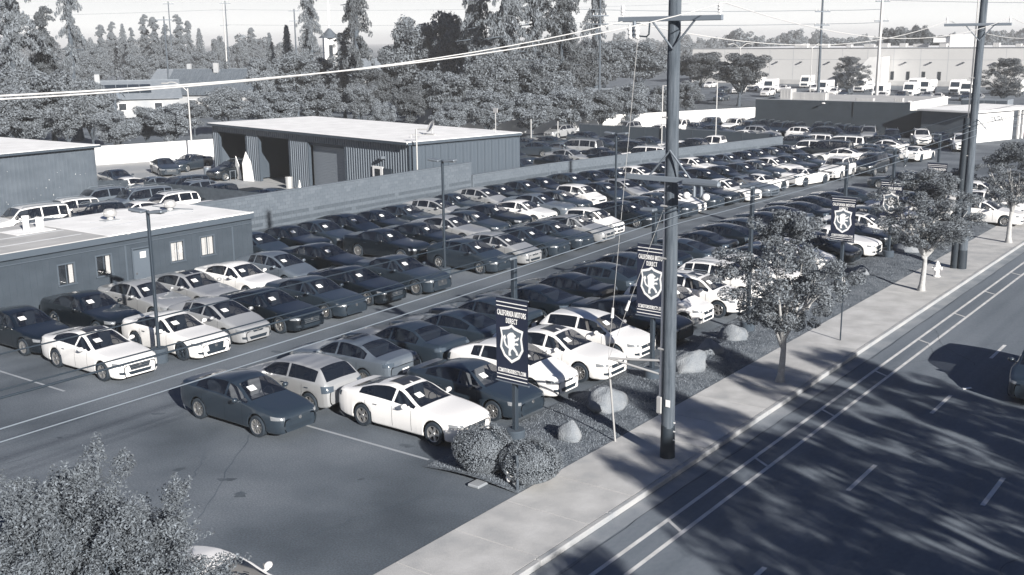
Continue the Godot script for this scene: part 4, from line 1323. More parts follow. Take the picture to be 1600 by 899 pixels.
func build_far() -> void:
	# warehouse
	var f := frame_at("warehouse", "huge pale flat warehouse beyond the delivery trucks", "building", Vector2(262.0, -135.0), Vector2(262.0, 0.0))
	var o: Node3D = f[0]
	var L: float = f[1]
	part("wall", box_mesh(Vector3(L, 8.4, .4), Vector3(L / 2, 4.2, -.2)), M.warehouse, o)
	part("end_wall", box_mesh(Vector3(.4, 8.4, 60), Vector3(L - .2, 4.2, -30.2)), M.white_wall, o)
	part("roof", box_mesh(Vector3(L, .3, 60), Vector3(L / 2, 8.4, -30.5)), M.white_roof, o)
	part("parapet", box_mesh(Vector3(L, .16, .5), Vector3(L / 2, 8.64, -.2), .03), M.roof_seam, o)
	for q in [48.25, 51.7, 55.3, 58.8, 62.3]: part("window", box_mesh(Vector3(.7, 1.9, .1), Vector3(q, 2.3, .03)), M.dark, o)
	var rv := MB.new()
	for k in 22: rv.box(Vector3(3 + k * 6.1, 4.2, .004), Vector3(.08, 8.3, .02))
	rv.box(Vector3(L / 2, 5.9, .006), Vector3(L, .07, .02))
	part("panel_reveals", rv.mesh(), M.roof_seam, o)
	part("base_band", box_mesh(Vector3(L, 1.1, .03), Vector3(L / 2, .55, .01)), M.grey_roof, o)
	for q in [15.0, 23.3, 29.5, 36.5, 54.6, 60.3, 67.4, 74.0]:
		part("wall_lamp", box_mesh(Vector3(.5, .25, .7), Vector3(q, 5.3, .4), .08), M.steel_dark, o)
	part("canopy", box_mesh(Vector3(5.0, .4, 3.0), Vector3(44.0, 3.0, 1.6), .05), M.white_wall, o)
	var wing := MB.new()
	wing.prism(PackedVector2Array([Vector2(0, 0), Vector2(9, 0), Vector2(9, 6.6), Vector2(6, 6.6)]), 0, 5.0, Transform3D(Basis(Vector3.RIGHT, -PI / 2), Vector3(42.0, 0, 5.5)))
	part("entrance_wing", wing.mesh(), M.white_wall, o)
	for k in 26:
		var b := MB.new()
		var w := rng.randf_range(.8, 2.2)
		b.cbox(Vector3(24 + k * 2.9, 9.0, -3.0 - rng.randf() * 12.0), Vector3(w, rng.randf_range(.6, 1.3), w), .1)
		part("roof_unit", b.mesh(), M.steel_pale, o)
	var hut := MB.new()
	hut.cbox(Vector3(66, 10.0, -6.0), Vector3(6, 3.0, 5), .1)
	hut.cbox(Vector3(61.2, 10.2, -6.0), Vector3(4, 1.1, 4), .1)
	part("roof_hut", hut.mesh(), M.white_wall, o)
	# delivery trucks
	var tp := make_truck()
	var list := [[220.4, -95.2], [244.6, -96.9], [218.0, -82.6], [230.5, -79.1], [207.4, -67.8], [215.0, -64.6], [228.3, -65.5], [229.6, -60.1], [221.8, -55.9], [231.1, -49.5], [226.0, -101.0], [236.0, -70.0]]
	list.sort_custom(func(a, b): return a[1] > b[1])
	for k in list.size():
		var e: Node3D = tp.duplicate()
		e.name = numbered("delivery_truck")
		add_child(e)
		e.position = S(list[k][0], list[k][1], -.05)
		e.rotation.y = yaw(214 + rng.randf_range(-8, 8))
		tag(e, "white boxy delivery truck at the warehouse, %s in distance from the street" % ordinal(k + 1), "truck", "delivery trucks at the warehouse")
	var cars := [["sedan", "white", 222.5, -93.2, 210], ["sedan", "white", 242.5, -92.9, 210], ["sedan", "white", 227.9, -88.4, 210], ["sedan", "white", 213.6, -79.0, 210], ["sedan", "dark", 199.0, -82.7, 210], ["sedan", "white", 202.9, -78.2, 210], ["sedan", "dark", 208.1, -74.8, 210], ["sedan", "white", 203.2, -66.1, 210], ["suv", "dark", 201.6, -62.2, 210], ["sedan", "silver", 206.5, -59.1, 210], ["sedan", "white", 202.8, -56.2, 210], ["sedan", "dark", 207.0, -52.5, 210], ["sedan", "silver", 204.4, -49.9, 210], ["sedan", "white", 235.5, -116.6, 210], ["sedan", "dark", 187.3, -90.4, 210], ["suv", "white", 204.9, -89.1, 210], ["suv", "white", 213, -99, 210], ["sedan", "dark", 214, -103, 210]]
	car_crowd(cars, "before the pale warehouse", "cars before the warehouse")
	# houses beyond the trees
	house("tiled roof house with pale gable end and dark ridge tiles", -44.0, 187.0, 24, 11, 3.2, 3.6, 96, M.house_roof, false)
	house("white walled house with solar panels on its pale roof", -62.0, 178.0, 17, 11, 3.0, 2.4, 70, M.house_roof_pale, true)
	house("far house with dark solar panels seen behind the tiled roof", -60.0, 226.0, 22, 12, 3.0, 3.0, 96, M.house_roof_pale, true)
	house("low house with pale walls and two windows behind the round trees", -5.5, 152.0, 13, 8, 2.9, 1.6, 96, M.house_roof, false)
	house("small white house glimpsed between the conifers", -13.5, 186.0, 9, 7, 3.0, 1.6, 80, M.house_roof_pale, false)
	house("grey roofed house far behind the tiled one", -36.0, 252.0, 40, 14, 3.4, 3.2, 92, M.house_roof_pale, false)
	house("wide low roofed house at the edge of the far treeline", -28.0, 300.0, 46, 14, 4.0, 2.5, 92, M.house_roof_pale, false)
	house("white garage front among bushes beside the large poles", 10.0, 178.0, 12, 8, 2.6, .8, 100, M.house_roof_pale, false)
	# tower with a pointed cap
	var tw := thing("bell_tower", "slim white bell tower with pointed cap and tall mast", "tower", W(-37.0, 232.0), .3)
	part("shaft", box_mesh(Vector3(2.6, 12.0, 2.6), Vector3(0, 6.0, 0), .1), M.white_wall, tw)
	for q in [[0, 1.31], [1.31, 0]]: part("opening", box_mesh(Vector3(.8 if q[0] == 0 else .06, 2.4, .8 if q[1] == 0 else .06), Vector3(q[0], 9.4, q[1])), M.dark, tw)
	var cap := MB.new()
	cap.lathe([Vector2(2.3, 12.0), Vector2(1.0, 13.1), Vector2(.15, 14.0), Vector2(0, 14.0)], 4)
	part("cap", cap.mesh(), M.house_roof, tw)
	part("mast", box_mesh(Vector3(.22, 14, .22), Vector3(0, 20.5, 0)), M.white_paint, tw)

func house(label: String, x: float, zf: float, L: float, d: float, h: float, rise: float, az: float, roof: Material, solar: bool) -> void:
	var o := thing("house", label, "house", W(x, zf), yaw(az), "houses beyond the trees")
	part("wall", box_mesh(Vector3(L, h, .25), Vector3(0, h / 2, d / 2 - .12)), M.house_wall, o)
	part("wall", box_mesh(Vector3(L, h, .25), Vector3(0, h / 2, -d / 2 + .12)), M.house_wall, o)
	for s in [-1, 1]:
		var g := MB.new()
		g.prism(PackedVector2Array([Vector2(-d / 2 + .02, 0), Vector2(d / 2 - .02, 0), Vector2(d / 2 - .02, h), Vector2(0, h + rise - .05), Vector2(-d / 2 + .02, h)]), -.12, .12, Transform3D(Basis(Vector3(0, 1, 0), PI / 2) * Basis(Vector3.RIGHT, -PI / 2), Vector3(s * (L / 2 - .14), 0, 0)))
		part("gable", g.mesh(), M.house_wall, o)
	var run := sqrt((d / 2 + .6) * (d / 2 + .6) + rise * rise * 1.2)
	var tilt := atan2(rise, d / 2)
	var rf: MeshInstance3D
	for s in [-1, 1]:
		var b := MB.new()
		b.cbox(Vector3.ZERO, Vector3(L + 1.0, .16, run), .03, Basis(Vector3.RIGHT, tilt * s))
		rf = part("roof", b.mesh(), roof, o)
		rf.position = Vector3(0, h + rise / 2 - .02, s * (d / 4 + .18))
		var rows := MB.new()
		var n := int(L / .62)
		for k in n: rows.tube([Vector3(-L / 2 + k * .62, rise / 2 + .12, -s * d / 4), Vector3(-L / 2 + k * .62, -rise / 2 + .02, s * (d / 4 + .3))], .09, 4, false)
		if roof == M.house_roof:
			var e := part("tile_rows", rows.mesh(), roof, rf)
			e.set_meta("kind", "stuff")
		if solar:
			for k in 6:
				var pb := MB.new()
				pb.cbox(Vector3(-L * .30 + k * 1.75, .17, 0), Vector3(1.65, .06, 3.0), .01, Basis(Vector3.RIGHT, tilt * s))
				part("solar_panel", pb.mesh(), M.solar, rf)
	part("ridge", box_mesh(Vector3(L + 1.0, .2, .4), Vector3(0, h + rise + .12, 0), .06), roof, o)
	part("chimney", box_mesh(Vector3(.8, 1.6, .8), Vector3(-L * .2, h + rise + .4, .8), .05), M.house_wall, o)
	for s in [-1, 1]:
		for k in 3:
			var wn := part("window", box_mesh(Vector3(1.3, 1.2, .1), Vector3(-L / 2 + L * (k + .6) / 3.2, 1.7, s * (d / 2 + .02)), .02), M.white_paint, o)
			part("pane", box_mesh(Vector3(1.1, 1.0, .04), Vector3(-L / 2 + L * (k + .6) / 3.2, 1.7, s * (d / 2 + .08))), M.dark, wn)

func make_truck() -> Node3D:
	var r := Node3D.new()
	part("cargo_box", box_mesh(Vector3(4.2, 2.2, 2.2), Vector3(-.7, 1.7, 0), .08), M.white_paint, r)
	var cab := MB.new()
	cab.prism(PackedVector2Array([Vector2(1.4, .45), Vector2(3.0, .45), Vector2(3.0, 1.25), Vector2(2.4, 1.45), Vector2(2.0, 2.5), Vector2(1.4, 2.6)]), -1.0, 1.0, Transform3D(Basis(Vector3.RIGHT, -PI / 2), Vector3.ZERO))
	part("cab", cab.mesh(), M.white_paint, r)
	var g := MB.new()
	g.quad(Vector3(2.42, 1.5, -.85), Vector3(2.06, 2.42, -.8), Vector3(2.06, 2.42, .8), Vector3(2.42, 1.5, .85))
	part("windshield", g.mesh(), M.solar, r)
	for s in [-1, 1]:
		part("side_window", box_mesh(Vector3(.6, .6, .03), Vector3(1.75, 1.95, s * 1.005)), M.solar, r)
		part("stripe", box_mesh(Vector3(3.4, .22, .02), Vector3(-.7, 1.5, s * 1.11)), M.steel_grey, r)
	part("grille", box_mesh(Vector3(.04, .5, 1.5), Vector3(3.01, .85, 0)), M.steel_dark, r)
	for x in [-1.7, 2.1]:
		for s in [-1, 1]:
			var w := MB.new()
			w.lathe([Vector2(0, -.12), Vector2(.36, -.12), Vector2(.4, -.08), Vector2(.4, .08), Vector2(.36, .12), Vector2(0, .12)], 14, Transform3D(Basis(Vector3.RIGHT, PI / 2), Vector3(x, .4, s * .95)))
			part("wheel", w.mesh(), M.rubber, r)
	return r


# ---------------------------------------------------------------- poles, lamps, wires, signs
func lot_lamp(at: Vector3, h: float, label: String, turn: float) -> void:
	var o := thing("lot_lamp", label, "lamp post", at, turn, "lamp posts of the car lot")
	var dr := MB.new()
	dr.lathe([Vector2(.31, -.02), Vector2(.31, .48), Vector2(.29, .52), Vector2(0, .52)], 18)
	part("footing", dr.mesh(), M.drum, o)
	part("pole", box_mesh(Vector3(.105, h - .5, .105), Vector3(0, .5 + (h - .5) / 2, 0), .015), M.steel_dark, o)
	for s in [-1, 1]:
		var hd := MB.new()
		hd.cbox(Vector3(.46 * s, h - .02, 0), Vector3(.62, .10, .34), .03, Basis(Vector3(0, 0, 1), .10 * s))
		hd.tube([Vector3(0, h - .05, 0), Vector3(.2 * s, h - .04, 0)], .03, 6)
		var e := part("lamp_head", hd.mesh(), M.steel_grey, o)
		part("lens", box_mesh(Vector3(.46, .012, .24), Vector3(.46 * s, h - .078 + .0 * s, 0)), M.lamp_glass, e)

func lion() -> PackedVector2Array:     # rough rampant beast, in the field of the shield, about one unit high
	return PackedVector2Array([Vector2(-.06, .46), Vector2(.08, .48), Vector2(.16, .40), Vector2(.22, .38), Vector2(.22, .32), Vector2(.15, .29), Vector2(.17, .22), Vector2(.28, .26), Vector2(.36, .33), Vector2(.40, .28), Vector2(.33, .18), Vector2(.18, .13), Vector2(.16, .04), Vector2(.28, .08), Vector2(.36, .02), Vector2(.32, -.03), Vector2(.2, -.02), Vector2(.13, -.08), Vector2(.20, -.18), Vector2(.30, -.30), Vector2(.36, -.44), Vector2(.24, -.45), Vector2(.20, -.34), Vector2(.06, -.22), Vector2(-.02, -.26), Vector2(-.06, -.38), Vector2(-.02, -.50), Vector2(-.16, -.52), Vector2(-.17, -.38), Vector2(-.14, -.26), Vector2(-.19, -.10), Vector2(-.20, .16), Vector2(-.24, .30), Vector2(-.16, .40)])

const TAIL := [Vector2(-.17, -.14), Vector2(-.28, -.06), Vector2(-.34, .12), Vector2(-.29, .22), Vector2(-.35, .33), Vector2(-.44, .26), Vector2(-.42, .08), Vector2(-.34, -.12), Vector2(-.17, -.22)]

func banner_pole(at: Vector3, label: String, h: float, y0: float, y1: float, lamp := true, turn := 3.0) -> void:
	var o := thing("banner_pole", label, "banner pole", at, yaw(ACROSS + turn), "banner poles along the planting strip")
	var dr := MB.new()
	dr.lathe([Vector2(.28, -.02), Vector2(.28, .42), Vector2(.26, .46), Vector2(0, .46)], 18)
	part("footing", dr.mesh(), M.drum, o)
	part("pole", box_mesh(Vector3(.14, h - .4, .14), Vector3(0, .4 + (h - .4) / 2, 0), .015), M.steel_dark if lamp else M.steel_grey, o)
	var hd := MB.new()
	hd.cbox(Vector3(-.24, h + .02, 0), Vector3(.52, .1, .3), .03)
	part("lamp_head", hd.mesh(), M.steel_grey, o)
	if y1 <= y0: return
	# the banner hangs in front of the pole: local x runs across the street, its face looks down the street at the viewer
	var w := 1.14
	var hh := y1 - y0
	var cloth := MB.new()
	var n := 8
	for i in n:
		for j in 10:
			var p := []
			for q in [[i, j], [i + 1, j], [i + 1, j + 1], [i, j + 1]]:
				var u: float = float(q[0]) / n
				var t: float = float(q[1]) / 10
				p.append(Vector3((u - .5) * w, y0 + hh * t, .12 + .006 * sin(u * 5 + t * 3)))
			cloth.face(p[0], p[1], p[2], p[3], Vector3(0, p[0].y, -3))
			cloth.face(p[0] - Vector3(0, 0, .012), p[1] - Vector3(0, 0, .012), p[2] - Vector3(0, 0, .012), p[3] - Vector3(0, 0, .012), Vector3(0, p[0].y, 3))
	var b := part("banner", cloth.mesh(), M.banner_cloth, o)
	for y in [y0, y1]:
		var rod := MB.new()
		rod.tube([Vector3(-w / 2 - .03, y, .115), Vector3(w / 2 + .03, y, .115)], .022, 8)
		rod.tube([Vector3(0, y, 0), Vector3(0, y, .115)], .02, 6)
		part("banner_rod", rod.mesh(), M.steel_grey, o)
	var z := .131
	for y in [.055, .10, .915, .96]:
		part("stripe", box_mesh(Vector3(w * .96, hh * .010, .003), Vector3(0, y0 + hh * (1.0 - y), z)), M.banner_print, b)
	for q in [["CALIFORNIA MOTORS", .18, .066, .90], ["DIRECT", .265, .062, .36], ["CCMOTORSDIRECT1.COM", .865, .05, .88]]:
		var t := TextMesh.new()
		t.text = q[0]
		t.font = font()
		t.font_size = 64
		t.pixel_size = .002
		t.depth = .003
		var box := t.get_aabb().size
		var e := part("lettering", t, M.banner_print, b)
		e.scale = Vector3(w * q[3] / maxf(box.x, .01), hh * q[2] * 1.0 / maxf(box.y, .01), 1)
		e.position = Vector3(0, y0 + hh * (1.0 - q[1]), z)
	var outer := [Vector2(-.40, .40), Vector2(-.25, .43), Vector2(-.1, .47), Vector2(0, .54), Vector2(.1, .47), Vector2(.25, .43), Vector2(.40, .40), Vector2(.35, .18), Vector2(.40, -.14), Vector2(.26, -.38), Vector2(0, -.54), Vector2(-.26, -.38), Vector2(-.40, -.14), Vector2(-.35, .18)]
	var sc := w * .92
	var up := Transform3D(Basis(Vector3.RIGHT, PI / 2), Vector3(0, y0 + hh * .47, z + .002))      # (x, z) of the prism becomes (x, -y)
	var ring := MB.new()
	var k0 := outer.size()
	for k in k0:
		var a: Vector2 = outer[k]; var c: Vector2 = outer[(k + 1) % k0]
		var q := PackedVector2Array([a * sc, c * sc, c * sc * .84, a * sc * .84])
		for i in 4: q[i] = Vector2(q[i].x, -q[i].y)
		ring.prism(q, -.002, .002, up)
	part("shield_rim", ring.mesh(), M.banner_print, b)
	var field := PackedVector2Array()
	for q in outer: field.append(Vector2(q.x, -q.y) * sc * .83)
	var fm := MB.new()
	fm.prism(field, -.001, .0005, up)
	part("shield_field", fm.mesh(), M.banner_field, b)
	var beast := PackedVector2Array()
	for q in lion(): beast.append(Vector2(q.x, -q.y) * sc * .66)
	var lm := MB.new()
	lm.prism(beast, .0012, .0035, up)
	var tail := PackedVector2Array()
	for q in TAIL: tail.append(Vector2(q.x, -q.y) * sc * .66)
	lm.prism(tail, .0010, .0033, up)
	part("emblem", lm.mesh(), M.banner_print, b)

func street_poles() -> void:
	for k in 3:
		var al: float = [25.55, 56.2, -5.0][k]
		var at := S(al, [-13.62, -13.85, -13.6][k])
		var o := thing("utility_pole", ["thick wooden utility pole nearest on the pavement, with white conduit and two crossarms", "wooden utility pole farther up the pavement beside the fire hydrant", "wooden utility pole nearer than the thick one, carrying the same cables"][k], "utility pole", at, yaw(ACROSS + [2, -3, 0][k]), "utility poles along the street")
		var tilt: float = [-.006, .004, 0.0][k]
		var h := 17.5
		var shaft := MB.new()
		var r0: float = [.185, .22, .2][k]
		var path := []
		var rad := []
		for i in 26:
			var t := i / 25.0
			path.append(Vector3(tilt * h * t + .012 * sin(t * 9), -.1 + h * t, .008 * sin(t * 13)))
			rad.append(lerpf(r0 * 1.08 if i == 0 else r0, .15, t))
		shaft.tube(path, rad, 18)
		part("shaft", shaft.mesh(), M.pole_wood, o)
		var base := MB.new()
		base.tube([Vector3(0, -.05, 0), Vector3(tilt * .9, .95, 0)], [r0 * 1.07 + .01, r0 * 1.02], 18)
		part("tarred_butt", base.mesh(), M.tar_dark, o)
		var arm_y := 11.78
		part("crossarm", box_mesh(Vector3(3.0, .13, .10), Vector3(-.12, arm_y, .2), .012), M.arm_wood, o)
		var br := MB.new()
		for s in [-1, 1]: br.tube([Vector3(0, arm_y - .75, .2), Vector3(.62 * s, arm_y - .05, .2)], .028, 5)
		part("crossarm_brace", br.mesh(), M.steel_grey, o)
		for x in [-1.5, 1.3]:
			var ins := MB.new()
			ins.lathe([Vector2(.02, -.04), Vector2(.02, .04), Vector2(.06, .05), Vector2(.035, .10), Vector2(.065, .13), Vector2(.035, .18), Vector2(.06, .21), Vector2(.03, .28), Vector2(0, .3)], 10, Transform3D(Basis(), Vector3(x, arm_y + .07, .2)))
			part("insulator", ins.mesh(), M.ceramic, o)
		var low := 7.72
		if k != 1: part("crossarm", box_mesh(Vector3(2.7, .14, .10), Vector3(.05, low, .22), .012), M.arm_wood, o)
		var b2 := MB.new()
		for s in [-1, 1]: b2.tube([Vector3(0, low + .75, .22), Vector3(.62 * s, low + .05, .22)], .028, 5)
		if k != 1: part("crossarm_brace", b2.mesh(), M.steel_grey, o)
		# white riser conduit up the side
		var con := MB.new()
		con.tube([Vector3(-r0 - .05, 1.2, .05), Vector3(-r0 - .02, 6, .05), Vector3(-r0 + .01, 11, .05), Vector3(-r0 + .03, 15, .05)], .045 if k == 0 else .03, 8)
		part("riser_conduit", con.mesh(), M.white_paint if k == 0 else M.steel_pale, o)
		for y in [3.1, 5.6, 7.0, 9.3]: part("conduit_clip", box_mesh(Vector3(.26, .05, .12), Vector3(-r0 + .02, y, .1), .01), M.steel_pale, o)
		if k == 0:
			# cut-outs and jumper at the far end of the arm, terminal case on the lower arm
			for x in [-1.22, -1.02]:
				var c := MB.new()
				c.lathe([Vector2(.045, 0), Vector2(.075, .04), Vector2(.05, .1), Vector2(.08, .14), Vector2(.05, .2), Vector2(.08, .25), Vector2(.05, .32), Vector2(.03, .36), Vector2(0, .37)], 10, Transform3D(Basis(Vector3(0, 0, 1), .1), Vector3(x, arm_y - .5, .24)))
				part("fuse_cutout", c.mesh(), M.ceramic, o)
			part("bracket", box_mesh(Vector3(.09, .42, .08), Vector3(-1.12, arm_y - .25, .24), .02), M.steel_grey, o)
			var j := MB.new()
			j.tube([Vector3(-.98, arm_y - .42, .24), Vector3(-.75, arm_y - .44, .24), Vector3(-.68, arm_y - .38, .24), Vector3(-.66, arm_y - .05, .24)], .022, 6)
			part("jumper", j.mesh(), M.cable_dark, o)
			var tc := MB.new()
			tc.cbox(Vector3(1.0, low - .02, .36), Vector3(1.1, .16, .16), .05)
			for x in [.82, 1.02]: tc.cbox(Vector3(x, low - .22, .36), Vector3(.07, .34, .1), .02)
			part("splice_case", tc.mesh(), M.steel_grey, o)
			for x in [.6, 1.15]:
				var sb := MB.new()
				sb.ball(Vector3(x, low - .36, .36), Vector3(.11, .1, .1), 10, 6)
				part("spool_insulator", sb.mesh(), M.ceramic, o)
			part("meter_box", box_mesh(Vector3(.18, .5, .22), Vector3(-r0 - .03, 1.5, .06), .03), M.steel_pale, o)
			part("number_tag", box_mesh(Vector3(.14, .2, .012), Vector3(.09, 1.62, .2), .004), M.sign_white, o)
			for y in [.55, .8, 1.05]: part("reflector", box_mesh(Vector3(.05, .03, .02), Vector3(.215, y, .04)), M.sign_white, o)
			# strut and guy wires to the anchor in the planting strip
			var st := MB.new()
			st.tube([Vector3(-.2, 2.75, .05), Vector3(-1.75, 2.62, .35)], .035, 6)
			st.tube([Vector3(-.2, 2.35, .05), Vector3(-1.75, 2.62, .35)], .03, 6)
			part("guy_strut", st.mesh(), M.steel_pale, o)
		else:
			if k == 1:
				var stub := MB.new()
				stub.tube([Vector3(-.33, -.1, .05), Vector3(-.31, 3.5, .05), Vector3(-.27, 7.4, .05)], [.19, .18, .16], 14)
				part("old_stub_pole", stub.mesh(), M.tar_dark, o)
			for y in [3.6, 7.4]:
				var ga := MB.new()
				ga.tube([Vector3(.15, y, .1), Vector3(.7, y - .5, .3)], .025, 5)
				part("step_bracket", ga.mesh(), M.steel_grey, o)
	# guy wires
	var p0 := S(25.55, -13.62)
	var turn := Basis(Vector3.UP, yaw(ACROSS + 2))
	var tip := p0 + turn * Vector3(-1.75, 2.62, .35)
	var anchor := S(25.75, -15.42, .0)
	for k in 2:
		var g := thing("guy_wire", ["guy wire from the crossarm down through the pole strut to its anchor", "second guy wire, from below the lower crossarm to the strut tip"][k], "guy wire", Vector3.ZERO, 0, "guy wires of the nearest utility pole")
		var w := MB.new()
		var topp: Vector3 = p0 + turn * (Vector3(-1.0, 11.7, .2) if k == 0 else Vector3(-.15, 7.1, .1))
		w.tube([topp, tip + Vector3(.02 * k, 0, 0)], .007, 5)
		if k == 0: w.tube([tip, anchor], .007, 5)
		part("wire", w.mesh(), M.steel_pale, g)
		var sp: Vector3 = topp.lerp(tip, .84 if k == 0 else .62)
		var s2 := MB.new()
		s2.tube([sp, sp + (tip - topp).normalized() * .28], [.035, .05], 8)
		part("strain_insulator", s2.mesh(), M.ceramic, g)
		if k == 0:
			var gd := MB.new()
			gd.tube([anchor, anchor.lerp(tip, .75)], .03, 7)
			part("guy_guard", gd.mesh(), M.steel_pale, g)
	# wires
	var pole_at := [S(-5.0, -13.6), S(25.55, -13.62), S(56.2, -13.85), S(88.0, -13.8)]
	var across := S(0, 1) 
	var runs := [      # material, offset across the street, heights at the poles, sag, radius
		["cable_pale", -1.5, [11.14, 11.75, 12.0, 11.9], .87, .014, "primary wire at the lot end of the upper crossarms"],
		["cable_pale", 1.3, [11.26, 12.14, 12.1, 12.0], .92, .013, "primary wire at the road end of the upper crossarms"],
		["cable_dark", -.20, [7.42, 7.32, 7.6, 7.6], .08, .011, "topmost of the five lower cables"],
		["cable_dark", .24, [7.05, 7.06, 7.3, 7.3], .10, .011, "second of the five lower cables from the top"],
		["cable_dark", .25, [6.92, 6.96, 7.1, 7.1], .08, .017, "third of the five lower cables, the thickest dark one"],
		["cable_mid", .25, [6.42, 6.80, 6.9, 6.9], .12, .011, "fourth of the five lower cables from the top"],
		["cable_mid", .24, [6.30, 6.58, 6.6, 6.6], .14, .010, "lowest of the five lower cables"],
	]
	for q in runs:
		var o := thing("overhead_cable", q[5] + ", strung from pole to pole", "cable", Vector3.ZERO, 0, "overhead cables along the street")
		for k in 3:
			var a: Vector3 = pole_at[k] + across * q[1] + Vector3(0, q[2][k], 0)
			var b: Vector3 = pole_at[k + 1] + across * q[1] + Vector3(0, q[2][k + 1], 0)
			var path := []
			for i in 25:
				var t := i / 24.0
				path.append(a.lerp(b, t) - Vector3(0, 4.0 * q[3] * t * (1 - t), 0))
			var w := MB.new()
			w.tube(path, q[4], 6, false)
			part("span", w.mesh(), M[q[0]], o)

func utility(called: String, label: String, x: float, zf: float, h: float, r: float, arms: Array, turn: float) -> void:
	var o := thing(called, label, "utility pole", W(x, zf), turn, "distant poles")
	var sh := MB.new()
	sh.tube([Vector3.ZERO, Vector3(0, h, 0)], [r, r * .6], 10)
	part("shaft", sh.mesh(), M.pole_wood if r < .26 else M.steel_pale, o)
	for y in arms:
		part("crossarm", box_mesh(Vector3(2.8, .16, .14), Vector3(0, y, .12), .02), M.steel_grey, o)
		for q in [-1.25, -.6, .6, 1.25]:
			var i := MB.new()
			i.lathe([Vector2(.03, 0), Vector2(.09, .05), Vector2(.05, .14), Vector2(.09, .2), Vector2(0, .3)], 8, Transform3D(Basis(), Vector3(q, y + .08, .12)))
			part("insulator", i.mesh(), M.ceramic, o)

func curve_lamp(label: String, at: Vector3, h: float, arms: int, turn: float) -> void:
	var o := thing("street_lamp", label, "street lamp", at, turn, "pale curved street lamps")
	var p := MB.new()
	p.tube([Vector3.ZERO, Vector3(0, h, 0)], [.1, .07], 8)
	part("pole", p.mesh(), M.steel_pale, o)
	for k in arms:
		var s := 1.0 if k == 0 else -1.0
		var a := MB.new()
		var path := []
		for i in 9:
			var t := i / 8.0
			path.append(Vector3(s * 1.9 * t, h - .3 + sin(t * PI * .62) * .9, 0))
		a.tube(path, .05, 6)
		part("arm", a.mesh(), M.steel_pale, o)
		part("lamp_head", box_mesh(Vector3(.7, .12, .28), Vector3(s * 2.15, h + .5, 0), .04), M.steel_pale, o)

